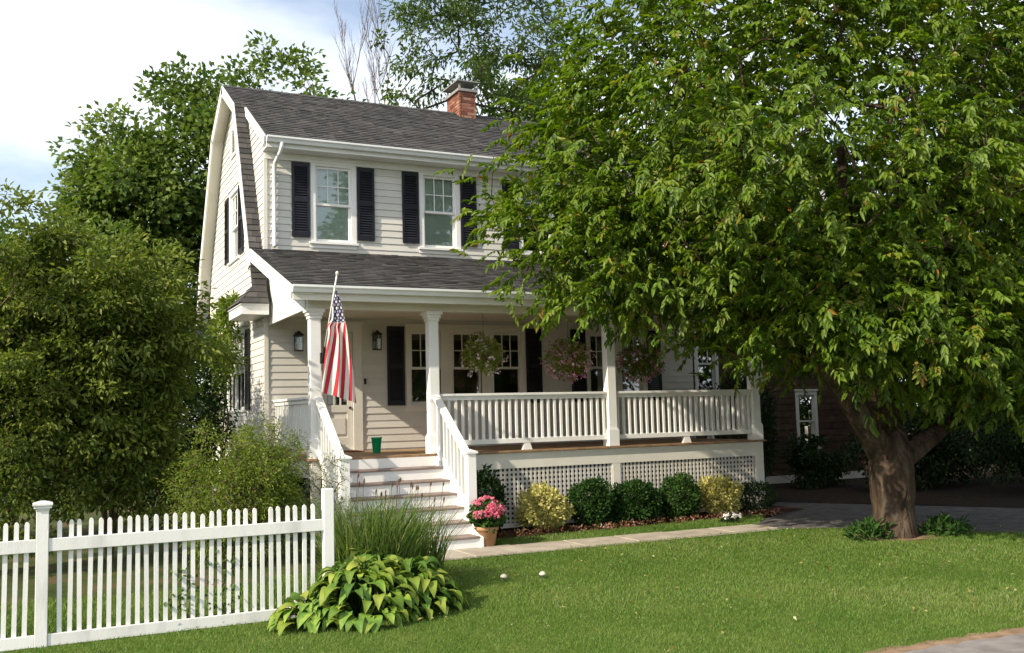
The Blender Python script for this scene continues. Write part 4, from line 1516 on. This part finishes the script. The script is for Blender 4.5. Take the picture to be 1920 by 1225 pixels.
for cx, cy, rr_, hh, k in CL:
    hosta_clump(cx, cy, rr_ * .93, hh * .82, int(k * 1.9), False)
mass.build('inner_leaves', M['hosta_mass'], hosta, 'stuff', smooth=True)
stalks.build('leaf_stalks', M['box_leaf'], hosta, 'stuff')

# tall grass behind the hosta
def tall_grass(cx, cy, rx, ry, h, n, label, seed, heads):
    rng = np.random.default_rng(seed)
    o = thing('tall_grass_clump', label, 'ornamental grass', (cx, cy, 0))
    V, F, A = [], [], []
    k = 0
    t = rng.uniform(0, 2 * np.pi, n)
    r = rng.uniform(0, 1, n) ** .5
    bx, by = cx + rx * r * np.cos(t), cy + ry * r * np.sin(t)
    hh = h * rng.uniform(.4, 1.18, n)
    lx = rng.normal(0, .20, n) + .18 * r * np.cos(t)
    ly = rng.normal(0, .14, n) + .14 * r * np.sin(t)
    w = rng.uniform(.005, .011, n)
    sd = rng.uniform(0, np.pi, n)
    segs = 4
    vals = np.clip(rng.normal(.52, .25, n), 0, 1)
    P = np.zeros((n, (segs + 1) * 2, 3))
    for i in range(segs + 1):
        f = i / segs
        ww = w * (1 - f) ** .6 + .0006
        px = bx + lx * hh * f ** 2
        py = by + ly * hh * f ** 2
        pz = hh * f * (1 - .12 * f)
        P[:, 2 * i] = np.stack([px - ww * np.cos(sd), py - ww * np.sin(sd), pz], 1)
        P[:, 2 * i + 1] = np.stack([px + ww * np.cos(sd), py + ww * np.sin(sd), pz], 1)
    m = (segs + 1) * 2
    q = np.array([[2 * i, 2 * i + 1, 2 * i + 3, 2 * i + 2] for i in range(segs)])
    F = (np.arange(n)[:, None, None] * m + q[None]).reshape(-1, 4)
    np_mesh('blades', P.reshape(-1, 3), F, M['grass_leaf'], np.repeat(vals, m), o, 'stuff')
    for i in range(heads):
        a = rng.uniform(0, 2 * np.pi)
        rr_ = rng.uniform(0, 1) ** .5
        x, y = cx + rx * rr_ * math.cos(a), cy + ry * rr_ * math.sin(a)
        tx, ty, z = x + rng.normal(0, .06) + .05, y + rng.normal(0, .06), h * rng.uniform(1.0, 1.3)
        s_ = MB().tube([(x, y, .1), ((x + tx) / 2, (y + ty) / 2, z * .55), (tx, ty, z)], [.004, .003, .003], 4)
        s_.tube([(tx, ty, z - .03), (tx + .004, ty, z + .005), (tx + .010, ty, z + .035)], [.004, .013, .003], 5)
        s_.build('seed_head', M['seed'], o)
tall_grass(-.62, -4.25, .46, .48, 1.06, 1800, 'tall green grass clump behind the hosta beside the fence post', 61, 5)
tall_grass(.05, -3.6, .40, .46, .90, 560, 'tall grass with dark seed heads in front of the stairs', 62, 16)

# vine on the fence
rng = np.random.default_rng(71)
for (x, h, lab, k) in ((-2.62, .52, 'leafy vine climbing the fence pickets, left one', 120), (-2.28, .62, 'leafy vine climbing the fence pickets beside the hosta', 150)):
    o = thing('climbing_vine', lab, 'vine', (x, -4.96, 0), 'vines on the fence')
    s_ = MB()
    pts = [(x + .05 * math.sin(i * 1.3), -4.97 + .02 * math.cos(i * 2.0), h * i / 8) for i in range(9)]
    s_.tube(pts, .006, 5)
    s_.build('stem', M['twig'], o)
    P = np.array([pts[i] for i in rng.integers(0, 9, k)]) + rng.normal(0, 1, (k, 3)) * np.array([.07, .035, .05])
    P[:, 2] = np.maximum(P[:, 2], .03)
    V, F, A = leaf_arrays(P, rng.normal(0, 1, (k, 3)) + np.array([0, -.5, -.2]), rng.normal(0, .5, (k, 3)) + np.array([0, -.6, .6]), rng.uniform(.03, .06, k), rng.uniform(.025, .045, k), np.clip(rng.normal(.5, .25, k), 0, 1))
    np_mesh('foliage', V, F, M['vine_leaf'], A, o, 'stuff')

# ------------------------------------------------------------------ cherry tree (front right)
def ellip_points(rng, n, c, r, shell=.45, zmin=None, noise=.18):
    d = unit(rng.normal(0, 1, (n, 3)))
    rad = (shell + (1 - shell) * rng.uniform(0, 1, n) ** .7)
    rad = rad * (1 + noise * np.clip(fbm(d * 2.2, rng, 3, 1.4), -1.2, .8))
    P = np.array(c) + d * np.array(r) * rad[:, None]
    return P, d

rng = np.random.default_rng(101)
cherry = thing('cherry_tree', 'large leafy cherry tree with forked trunk on the lawn at right', 'tree', (7.25, -4.05, 0))
P1, d1 = ellip_points(rng, 2100, (7.0, -3.7, 6.0), (5.6, 4.0, 4.0), .35)
P2, d2 = ellip_points(rng, 300, (3.9, -2.9, 4.5), (2.5, 1.9, 1.5), .2)
P3, d3 = ellip_points(rng, 300, (9.2, -5.2, 2.9), (2.8, 1.7, 1.5), .2)
P4, d4 = ellip_points(rng, 260, (6.3, -5.0, 3.2), (2.5, 1.9, 1.25), .2)
P5, d5 = ellip_points(rng, 300, (8.0, -2.1, 4.3), (2.8, 1.5, 1.6), .15)
P = np.concatenate([P1, P2, P3, P4, P5])
dd = np.concatenate([d1, d2, d3, d4, d5])
def zlow(x, y):
    return np.interp(x, [0, 2, 3.5, 5, 6.2, 7.2, 8.5, 10, 13], [3.9, 3.6, 3.0, 2.5, 2.1, 1.85, 1.55, 1.5, 1.7])
keep = P[:, 2] > zlow(P[:, 0], P[:, 1]) + rng.uniform(0, .35, len(P))
keep &= ~((P[:, 1] > -.6) & (P[:, 2] < 4.6))          # keep out of the porch
keep &= P[:, 0] > np.interp(P[:, 2], [3, 4, 5, 6, 7, 8, 9, 10], [2.1, 1.9, 1.9, 2.4, 2.8, 3.0, 3.2, 3.4]) + rng.uniform(-.3, .3, len(P))
keep &= ~((P[:, 1] > 1.6) & (P[:, 2] < 7.4))
low_ = np.zeros(len(P), bool)
low_[len(P1) + len(P2):len(P1) + len(P2) + len(P3) + len(P4)] = True
keep &= low_ | (fbm(P, np.random.default_rng(5), 2, 1.5) > -.26)   # gaps
P, dd = P[keep], dd[keep]
tk = [((7.25, -4.05, -.05), -1), ((7.26, -4.05, .45), 0), ((7.28, -4.05, .95), 1),
      ((6.95, -4.05, 1.45), 2), ((6.6, -4.05, 1.95), 3), ((6.2, -4.02, 2.5), 4), ((5.75, -3.95, 3.2), 5), ((5.2, -3.8, 3.9), 6), ((4.5, -3.5, 4.5), 7),
      ((7.45, -3.95, 1.5), 2), ((7.5, -3.8, 2.2), 9), ((7.4, -3.7, 3.2), 10), ((7.2, -3.6, 4.4), 11), ((7.1, -3.6, 5.8), 12),
      ((7.75, -4.1, 1.25), 2), ((8.3, -4.1, 1.5), 14), ((8.75, -4.05, 1.85), 15), ((9.1, -4.0, 2.6), 16), ((9.5, -4.0, 3.5), 17), ((9.9, -4.0, 4.6), 18)]
pos, par, tips = grow(rng, tk, P, .05, .45, .06)
TR = {0: .40, 1: .30, 2: .30, 3: .20, 4: .185, 5: .17, 6: .15, 7: .12, 8: .09, 9: .18, 10: .16, 11: .14, 12: .12, 13: .09, 14: .17, 15: .135, 16: .125, 17: .11, 18: .09, 19: .07}
V, F = skeleton_mesh(pos, par, .0065, 2.3, .005, 6, TR, len(tk))
np_mesh('branches', V, F, M['bark'], None, cherry, smooth=True)
tb_ = MB()
def limb(idx, rads, n=18, sub=6):
    pts = [Vector(tk[i][0]) for i in idx]
    out, rr_ = [], []
    for i in range(len(pts) - 1):
        p0, p1, p2, p3 = pts[max(i - 1, 0)], pts[i], pts[i + 1], pts[min(i + 2, len(pts) - 1)]
        for q in range(sub):
            t = q / sub
            out.append(.5 * ((2 * p1) + (p2 - p0) * t + (2 * p0 - 5 * p1 + 4 * p2 - p3) * t * t + (3 * p1 - p0 - 3 * p2 + p3) * t ** 3))
            rr_.append(rads[i] + (rads[i + 1] - rads[i]) * t)
    out.append(pts[-1])
    rr_.append(rads[-1])
    k0 = len(tb_.v)
    tb_.tube(out, rr_, n)
    for i, p in enumerate(out):
        for j in range(n):
            v = Vector(tb_.v[k0 + i * n + j]) - p
            a_ = 2 * math.pi * j / n
            w = 1 + .07 * math.sin(3 * a_ + p.z * 1.3) + .05 * math.sin(7 * a_ + p.z * 2.1) + .035 * math.sin(p.z * 9 + 2 * a_)
            if idx[0] == 0 and p.z < .35:
                w += (.35 - p.z) * (.35 + .55 * max(0, math.sin(5 * a_ + .6)))
            tb_.v[k0 + i * n + j] = tuple(p + v * w)
limb([0, 1, 2, 9], [.29, .275, .31, .18])
limb([1, 2, 3, 4, 5, 6, 7, 8], [.18, .215, .185, .165, .15, .125, .10, .065])
limb([1, 2, 9, 10, 11, 12, 13], [.16, .20, .155, .125, .105, .085, .06])
limb([1, 2, 14, 15, 16, 17, 18, 19], [.15, .20, .165, .115, .105, .09, .07, .045])
tb_.build('trunk', M['bark'], cherry, smooth=True)
# leaf sprays: drooping leaves along short twigs
def sprays(rng, C, dirs, tips_, per, L, Wd, vb=.45):
    """each cluster carries several twig tips; leaves stand left and right along each tip"""
    n = len(C)
    nt_ = n * tips_
    cc = np.repeat(C, tips_, 0) + rng.normal(0, 1, (nt_, 3)) * np.array([.24, .24, .17])
    dr = np.repeat(dirs, tips_, 0)
    out = dr * np.array([1, 1, .5]) + rng.normal(0, .65, (nt_, 3))
    out[:, 2] -= .05
    out = unit(out)
    side = unit(np.cross(out, np.array([0, 0, 1.0]) + rng.normal(0, .25, (nt_, 3))))
    upv = np.cross(side, out)
    t = np.linspace(0, 1, per)[None, :] + rng.normal(0, .05, (nt_, per))
    base = cc[:, None, :] + out[:, None, :] * (t * .23)[:, :, None]
    base[:, :, 2] -= (np.clip(t, 0, 1) ** 2) * .07
    sg = np.where(np.arange(per) % 2 == 0, 1.0, -1.0)[None, :, None]
    k = np.clip(t, 0, 1)[:, :, None]
    D = out[:, None, :] * (.35 + .9 * k) + side[:, None, :] * sg * (1.05 - .75 * k) + rng.normal(0, .22, (nt_, per, 3))
    D[:, :, 2] -= .32
    m = nt_ * per
    Nn = np.repeat(upv, per, 0) + rng.normal(0, .3, (m, 3)) + np.array([0, 0, .25])
    val = np.clip(vb + np.repeat(rng.normal(0, .14, nt_), per) + rng.normal(0, .12, m), 0, .9)
    red = rng.uniform(0, 1, m) < .004
    val[red] = 1.0
    return base.reshape(m, 3), D.reshape(m, 3), Nn, L * rng.uniform(.6, 1.2, m), Wd * rng.uniform(.75, 1.2, m), val
B, D, Nn, L, Wd, val = sprays(rng, P, dd, 8, 12, .114, .050)
# the leaves nearest the street are single pieces, the rest one mass
camp = np.array([-3.9, -14.6, 1.9])
dist = np.linalg.norm(B - camp, axis=1)
cand = np.argsort(dist)[:260]
mask = np.ones(len(B), bool)
mask[cand] = False
V, F, A = leaf_arrays(B[mask], D[mask], Nn[mask], L[mask], Wd[mask], val[mask], 'oval', .32, .2)
np_mesh('crown', V, F, M['cherry_leaf'], A, cherry, 'stuff')
lv, lf, _ = leaf_arrays(np.zeros((1, 3)), np.array([[1., 0, 0]]), np.array([[0, 0, 1.]]), np.array([1.0]), np.array([.43]), np.array([.5]), 'oval', .2, .22)
lm = bpy.data.meshes.new('leaf')
lm.from_pydata([tuple(p) for p in lv], [], [tuple(int(i) for i in q) for q in lf])
lm.materials.append(M['cherry_leaf_obj'])
for i in cand:
    d_ = Vector(D[i]).normalized()
    s_ = d_.cross(Vector(Nn[i])).normalized()
    u_ = s_.cross(d_)
    o = bpy.data.objects.new('leaf', lm)
    mw = Matrix((( d_.x, -s_.x, u_.x, B[i][0]), (d_.y, -s_.y, u_.y, B[i][1]), (d_.z, -s_.z, u_.z, B[i][2]), (0, 0, 0, 1))) @ Matrix.Scale(float(L[i]), 4)
    o.matrix_basis = Matrix.Translation(-cherry.location) @ mw
    link(o, cherry)
# low plants round the trunk
for k, (x, y, lab) in enumerate(((6.75, -4.1, 'low leafy clump at the left of the cherry trunk'), (7.95, -4.35, 'low leafy clump at the right of the cherry trunk'))):
    o = thing('ground_plant', lab, 'plant', (x, y, 0), 'low plants around the cherry trunk')
    V, F, A = foliage_ball(rng, (x, y, .05), (.36, .28, .20), 420, .12, .045, 'oval', .5, .45, .2)
    np_mesh('foliage', V, F, M['box_leaf'], A, o, 'stuff')

# ------------------------------------------------------------------ other trees
def tree(name, label, base, crown, n_att, per, spread, L, Wd, mat, seed, trunk_r=.25, group=None, shell=.35, thresh=-.5, gs=.6, lean=(0, 0), bark=None, flat=.55, shape='diamond', sag=.05, step=.8, valbase=.45, tipr=.008, zmin=None, droop=.3):
    """crown: list of (centre, radii, weight)"""
    rng = np.random.default_rng(seed)
    o = thing(name, label, 'tree', base, group)
    tw = sum(c[2] for c in crown)
    Ps, ds = [], []
    for c, r, w in crown:
        p, d = ellip_points(rng, int(n_att * w / tw), c, r, shell, noise=.25)
        Ps.append(p)
        ds.append(d)
    P, d = np.concatenate(Ps), np.concatenate(ds)
    k = fbm(P, rng, 3, gs) > thresh
    if zmin is not None:
        k &= P[:, 2] > zmin
    P, d = P[k], d[k]
    top = max(c[0][2] for c in crown)
    b = np.array(base, float)
    h = top - b[2]
    tk = [(tuple(b + np.array([0, 0, -.05])), -1)]
    for i in range(1, 6):
        f = i / 5 * .8
        tk.append((tuple(b + np.array([lean[0] * f + .12 * math.sin(i * 2 + seed), lean[1] * f + .12 * math.cos(i * 1.7 + seed), h * f])), i - 1))
    pos, par, tips = grow(rng, tk, P, sag, step, .1)
    V, F = skeleton_mesh(pos, par, tipr, 2.25, .006, 5, {0: trunk_r * 1.3, 1: trunk_r, 2: trunk_r * .85})
    np_mesh('trunk', V, F, bark or M['darkbark'], None, o, smooth=True)
    if per:
        V, F, A = cluster_leaves(rng, P, per, spread, L, Wd, d, droop, flat, shape, valbase)
        np_mesh('crown', V, F, mat, A, o, 'stuff')
    return o
BG = 'trees behind the house'
tree('oak_tree', 'broad green tree rising behind the left half of the roof', (3.2, 15.0, 0), [((2.3, 14.5, 10.3), (2.3, 2.3, 2.6), 3), ((.1, 13.5, 8.6), (2.0, 2.2, 2.7), 3), ((1.2, 14.0, 6.2), (3.2, 2.4, 3.0), 2)], 560, 46, (.62, .62, .42), .20, .13, M['oak_leaf'], 201, .35, BG, thresh=-.45)
tree('oak_tree', 'green tree with a tall uneven crown left of the gable', (-2.6, 12.5, 0), [((-1.6, 12.5, 7.8), (1.5, 1.8, 2.2), 3), ((-2.0, 11.5, 4.4), (1.9, 2.0, 2.4), 2.6), ((-2.6, 13.0, 7.4), (.8, 1.0, 1.3), 1)], 420, 46, (.55, .55, .38), .18, .12, M['oak_leaf'], 202, .28, BG, thresh=-.45, valbase=.55)
tree('oak_tree', 'small pale tree at the far left edge behind the shrubs', (-6.2, 17.0, 0), [((-5.4, 17.0, 5.0), (2.2, 2.0, 3.0), 1), ((-3.9, 16.0, 5.2), (1.6, 1.6, 2.4), .8)], 330, 40, (.55, .55, .4), .2, .13, M['oak_leaf'], 203, .25, BG, thresh=-.3)
bare = thing('bare_tree', 'thin half bare tree with upright branches above the roof ridge', 'tree', (6.9, 19.0, 0), BG)
bt = MB()
rb = random.Random(14)
def shoot(p, d, l, r, lev):
    pts, q, dd_ = [p], Vector(p), Vector(d).normalized()
    k = 5
    for i in range(k):
        dd_ = (dd_ + Vector((rb.uniform(-.12, .12), rb.uniform(-.12, .12), .06))).normalized()
        q = q + dd_ * l / k
        pts.append(q.copy())
        if lev < 3 and i >= 1:
            for z_ in range(2 if lev else 1):
                sd = Vector((rb.uniform(-1, 1), rb.uniform(-1, 1), .9)).normalized()
                shoot(q.copy(), (dd_ * .7 + sd * .6), l * rb.uniform(.35, .55), r * .5, lev + 1)
    bt.tube(pts, [r * (1 - .75 * i / k) for i in range(k + 1)], 5, False)
bt.tube([(6.9, 19, -.05), (6.95, 19, 5), (7.1, 19, 11.0)], [.2, .16, .09], 7)
for bx, dx, l in ((6.55, -.20, 4.0), (6.9, .04, 3.6), (7.2, .20, 4.2)):
    shoot(Vector((7.1, 19, 10.8)), (dx * 1.2, 0, 1), l, .036, 0)
bt.build('trunk', M['twig'], bare)
rng = np.random.default_rng(205)
tree('locust_tree', 'tall feathery locust tree behind the chimney', (14.5, 20.0, 0), [((10.6, 19.0, 15.8), (3.2, 2.6, 3.0), 3), ((13.8, 20.0, 17.5), (3.6, 3.0, 3.4), 3), ((9.2, 18.6, 18.0), (2.2, 2.2, 2.0), 1.4), ((13.2, 19.0, 12.8), (2.2, 2.2, 1.8), 1.4)], 330, 44, (.62, .62, .26), .24, .085, M['feather_leaf'], 206, .3, BG, thresh=-.08, gs=.55, lean=(-3, 0), flat=.7, step=1.0, tipr=.011)
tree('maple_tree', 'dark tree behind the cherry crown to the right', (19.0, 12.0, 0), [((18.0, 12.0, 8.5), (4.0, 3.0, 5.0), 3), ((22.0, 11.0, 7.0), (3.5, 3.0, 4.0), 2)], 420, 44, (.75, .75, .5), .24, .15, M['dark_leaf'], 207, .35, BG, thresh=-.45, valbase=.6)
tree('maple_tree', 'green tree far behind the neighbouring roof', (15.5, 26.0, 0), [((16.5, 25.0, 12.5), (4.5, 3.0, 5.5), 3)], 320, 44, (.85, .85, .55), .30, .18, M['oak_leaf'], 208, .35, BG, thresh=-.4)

tree('maple_tree', 'big dark unseen tree added beyond the driveway to block sky light', (17.5, -3.5, 0), [((17.5, -3.5, 6.5), (3.8, 4.0, 4.0), 1)], 300, 40, (.8, .8, .5), .28, .17, M['dark_leaf'], 210, .35, None, thresh=-.8, valbase=.6)  # added out of view to keep sky light off drive and neighbour
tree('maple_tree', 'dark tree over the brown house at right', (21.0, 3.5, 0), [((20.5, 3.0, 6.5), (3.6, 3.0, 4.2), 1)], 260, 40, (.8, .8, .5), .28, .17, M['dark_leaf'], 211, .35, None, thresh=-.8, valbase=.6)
# bare tree's few leafy tufts
o = bpy.data.objects['bare_tree']
rng = np.random.default_rng(209)
cc = np.array([(7.6, 18.9, 13.2), (7.7, 18.9, 14.0), (7.3, 18.9, 15.6), (8.3, 18.9, 14.6), (8.4, 18.9, 15.4)]) + rng.normal(0, .1, (5, 3))
V, F, A = cluster_leaves(rng, cc, 40, (.35, .35, .35), .22, .13, None, .2, .5, 'diamond', .45)
np_mesh('crown', V, F, M['oak_leaf'], A, o, 'stuff')

# left shrubs (tall, arching)
def big_shrub(name, label, base, crown, n_att, per, spread, L, Wd, mat, seed, stems=7, group='tall shrubs left of the house', thresh=-.5, zlo=.2, gs=.8, shell=.3, valbase=.45, shape='oval', cat='shrub', arch=0):
    rng = np.random.default_rng(seed)
    o = thing(name, label, cat, base, group)
    tw = sum(c[2] for c in crown)
    Ps, ds = [], []
    for c, r, w in crown:
        p, d = ellip_points(rng, int(n_att * w / tw), c, r, shell, noise=.2)
        Ps.append(p)
        ds.append(d)
    P, d = np.concatenate(Ps), np.concatenate(ds)
    k = (fbm(P, rng, 3, gs) > thresh) & (P[:, 2] > zlo)
    P, d = P[k], d[k]
    b = np.array(base, float)
    hz = max(c[0][2] for c in crown)
    tk = [((b[0], b[1], -.05), -1)]
    for q in range(stems):
        t = q * 2.4
        p0 = 0
        for i in range(1, 4):
            f = i / 3
            tk.append(((b[0] + (.12 + .55 * f) * f * math.cos(t), b[1] + (.12 + .4 * f) * f * math.sin(t), hz * .75 * f), p0))
            p0 = len(tk) - 1
    if arch:
        ex, ed = [], []
        for q in range(arch):
            c, r, w = crown[int(rng.integers(0, len(crown)))]
            dv = unit(rng.normal(0, 1, (1, 3)))[0]
            dv[2] = abs(dv[2]) * .8
            st_ = np.array(c) + dv * np.array(r) * .9
            hd = np.array([dv[0], dv[1], 0]) + rng.normal(0, .3, 3) * np.array([1, 1, 0])
            hd[0] -= .5
            hd /= max(np.linalg.norm(hd), .2)
            for i in range(1, 6):
                f = i / 5
                ex.append(st_ + hd * .55 * f + np.array([0, 0, .50 * f - .52 * f * f]))
                ed.append(hd)
        P = np.concatenate([P, np.array(ex)])
        d = np.concatenate([d, np.array(ed)])
    pos, par, tips = grow(rng, tk, P, .10, .35, .05)
    V, F = skeleton_mesh(pos, par, .004, 2.1, .004, 5)
    np_mesh('stem', V, F, M['twig'], None, o, smooth=True)
    V, F, A = cluster_leaves(rng, P, per, spread, L, Wd, d, .3, .6, shape, valbase)
    np_mesh('foliage', V, F, mat, A, o, 'stuff')
    return o
big_shrub('tall_shrub', 'tall arching olive green shrub between the fence and the gable wall', (-2.9, .6, 0), [((-2.95, .3, 3.45), (1.3, 1.2, 1.1), 3), ((-2.35, .5, 2.75), (.62, .7, 1.0), 1.2), ((-3.5, .1, 2.4), (1.2, .9, 1.4), 2), ((-2.8, .2, 1.6), (1.1, .8, 1.2), 1.4), ((-4.0, .4, 3.55), (1.0, 1.0, 1.25), 2)], 1060, 42, (.24, .24, .12), .098, .046, M['dogwood_leaf'], 301, 6, thresh=-.35, zlo=.5, arch=26)
big_shrub('tall_shrub', 'dense shrub at the left edge behind the fence', (-4.6, .2, 0), [((-4.8, .2, 3.2), (1.3, 1.2, 2.0), 3), ((-4.2, -.3, 1.5), (1.0, .8, 1.5), 1.4)], 560, 38, (.22, .22, .15), .085, .042, M['dogwood_leaf'], 302, 5, thresh=-.4, valbase=.4, arch=16)
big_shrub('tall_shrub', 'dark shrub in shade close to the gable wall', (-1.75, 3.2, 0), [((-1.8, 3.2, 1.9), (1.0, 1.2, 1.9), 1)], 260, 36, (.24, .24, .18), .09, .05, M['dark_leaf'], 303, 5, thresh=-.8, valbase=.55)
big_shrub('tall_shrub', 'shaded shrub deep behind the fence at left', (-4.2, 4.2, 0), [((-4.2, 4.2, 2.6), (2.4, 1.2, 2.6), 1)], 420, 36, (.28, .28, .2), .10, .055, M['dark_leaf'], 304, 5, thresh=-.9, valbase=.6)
big_shrub('flowering_shrub', 'light green feathery shrub beside the porch stairs', (-1.45, -1.3, 0), [((-1.55, -1.2, .85), (.82, .7, .95), 3), ((-1.0, -.9, 1.05), (.58, .6, .95), 2)], 560, 46, (.16, .16, .14), .048, .017, M['fine_leaf'], 305, 8, group=None, thresh=-.9, zlo=.05, valbase=.5)
big_shrub('flowering_shrub', 'silvery white flowering plant along the left stair rail', (-.30, -1.75, 0), [((-.30, -1.7, .85), (.22, .28, .62), 2), ((-.35, -1.0, 1.0), (.2, .3, .5), 1)], 70, 22, (.10, .10, .12), .032, .016, M['grey_leaf'], 306, 6, group=None, thresh=-.9, zlo=.05, valbase=.5)
# branch of leaves reaching in front of the gable
big_shrub('wall_creeper', 'leafy creeper growing up the gable wall by the side window', (-.62, 5.2, 0), [((-.60, 5.0, 3.3), (.18, .9, .9), 2), ((-.6, 4.2, 4.0), (.16, .7, .22), 1), ((-.6, 6.6, 2.2), (.2, .9, 1.6), 2)], 190, 26, (.13, .13, .11), .085, .045, M['fine_leaf'], 307, 4, group=None, thresh=-.8, zlo=.3, valbase=.4, cat='creeper')

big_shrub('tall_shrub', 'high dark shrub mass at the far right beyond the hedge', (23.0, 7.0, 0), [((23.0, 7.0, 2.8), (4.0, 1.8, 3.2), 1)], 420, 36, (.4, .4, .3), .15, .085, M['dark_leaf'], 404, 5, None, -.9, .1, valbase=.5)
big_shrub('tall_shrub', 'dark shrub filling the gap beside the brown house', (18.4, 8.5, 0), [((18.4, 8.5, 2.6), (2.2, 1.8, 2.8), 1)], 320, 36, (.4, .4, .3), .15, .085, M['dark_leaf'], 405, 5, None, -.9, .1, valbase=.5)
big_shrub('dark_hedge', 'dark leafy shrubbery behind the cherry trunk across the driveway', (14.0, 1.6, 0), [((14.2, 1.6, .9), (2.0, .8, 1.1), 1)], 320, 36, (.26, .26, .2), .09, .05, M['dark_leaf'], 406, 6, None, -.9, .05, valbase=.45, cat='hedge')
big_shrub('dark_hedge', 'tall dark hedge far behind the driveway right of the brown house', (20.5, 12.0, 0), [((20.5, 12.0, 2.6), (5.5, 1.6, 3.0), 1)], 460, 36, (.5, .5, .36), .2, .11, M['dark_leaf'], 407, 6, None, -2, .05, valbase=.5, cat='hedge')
# ------------------------------------------------------------------ neighbouring house
nb = thing('neighbour_house', 'dark brown shingled house with white trimmed windows greyed for shade at right', 'house', (13.2, 5.0, 0))
NY = 4.6
hs_ = house
house = nb
def gab(z):
    return None
npf = Prof([(0, 10.0), (4.7, 10.0), (8.6, 13.15), (20, 13.15)], [(0, 16.4), (4.7, 16.4), (8.6, 13.25), (20, 13.25)])
NW = [(10.25, 10.95, 2.15, 3.85), (13.3, 14.0, .80, 2.30), (12.5, 13.6, 4.9, 6.3), (11.6, 12.3, 2.15, 3.85)]
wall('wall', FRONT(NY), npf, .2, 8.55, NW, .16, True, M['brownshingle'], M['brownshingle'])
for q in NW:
    window(FRONT(NY), q, 1, 3 if q[0] < 11 else 1, 2 if q[0] < 11 else 1, mat=M['lattice'])  # white trim coloured grey, shade put into the paint
MB().box(10.0, 10.1, NY + .12, 12, .2, 4.7).box(16.3, 16.4, NY + .12, 12, .2, 4.7).build('wall', M['brownshingle'], nb)
MB().box(10.1, 16.3, NY + 1.2, NY + 1.3, .2, 6.0).build('room_wall', M['dark'], nb)
MB().box(9.98, 16.42, NY - .03, NY + .1, .02, .2).build('base_board', M['lattice'], nb)  # white board, its grey stands in for shade
r = MB()
for sx, xe in ((-1, 9.5), (1, 16.9)):
    r.hexa([(13.2, NY - .35, 8.68), (xe, NY - .35, 4.10), (xe, 12.3, 4.10), (13.2, 12.3, 8.68), (13.2, NY - .35, 8.82), (xe, NY - .35, 4.24), (xe, 12.3, 4.24), (13.2, 12.3, 8.82)])
r.build('roof', M['roofbase'], nb)
r = MB()
for xe in (9.5, 16.9):
    r.hexa([(13.2, NY - .40, 8.50), (xe, NY - .40, 3.92), (xe, NY - .36, 3.92), (13.2, NY - .36, 8.50), (13.2, NY - .40, 8.80), (xe, NY - .40, 4.22), (xe, NY - .36, 4.22), (13.2, NY - .36, 8.80)])
r.build('rake_board', M['white'], nb)
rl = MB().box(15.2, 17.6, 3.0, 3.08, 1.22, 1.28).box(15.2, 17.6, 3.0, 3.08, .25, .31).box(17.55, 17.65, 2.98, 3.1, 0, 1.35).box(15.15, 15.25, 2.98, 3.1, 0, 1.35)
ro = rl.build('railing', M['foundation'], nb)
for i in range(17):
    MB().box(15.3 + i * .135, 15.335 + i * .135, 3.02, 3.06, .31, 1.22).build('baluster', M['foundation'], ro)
house = hs_
big_shrub('dark_hedge', 'tall dark hedge at the right edge beyond the driveway', (15.6, -.6, 0), [((15.6, -.6, 1.5), (2.6, 1.2, 1.7), 1)], 420, 36, (.3, .3, .22), .10, .055, M['dark_leaf'], 401, 6, None, -.9, .05, valbase=.5, cat='hedge')
big_shrub('dark_hedge', 'low dark shrub at the base of the brown house', (12.2, 3.4, 0), [((12.2, 3.4, .5), (1.6, .7, .65), 1)], 200, 36, (.2, .2, .15), .09, .05, M['dark_leaf'], 402, 5, None, -.9, .05, valbase=.5, cat='shrub')
big_shrub('tall_shrub', 'tall dark shrub beside the brown house railing', (17.6, 1.6, 0), [((17.6, 1.6, 2.4), (2.2, 1.4, 2.4), 1)], 360, 36, (.32, .32, .22), .11, .06, M['dark_leaf'], 403, 5, None, -.9, .1, valbase=.5)

# fallen leaves and petals on the lawn and the drive
rng = np.random.default_rng(500)
k = 260
P = np.stack([rng.uniform(-1, 10.5, k), rng.uniform(-8.2, -2.4, k), rng.uniform(.035, .05, k)], 1)
V, F, A = leaf_arrays(P, rng.normal(0, 1, (k, 3)) * np.array([1, 1, .2]), rng.normal(0, .3, (k, 3)) + np.array([0, 0, 1]), rng.uniform(.03, .07, k), rng.uniform(.02, .035, k), np.clip(rng.normal(.6, .3, k), 0, 1), 'diamond')
o = np_mesh('fallen_leaves', V, F, attr_mat('fallen_leaf', [(.16, .11, .03), (.30, .26, .08), (.42, .40, .24)], .7, .2, .2), A, None, 'stuff')
o['label'] = 'scattered fallen leaves on the lawn'
o['category'] = 'leaves'
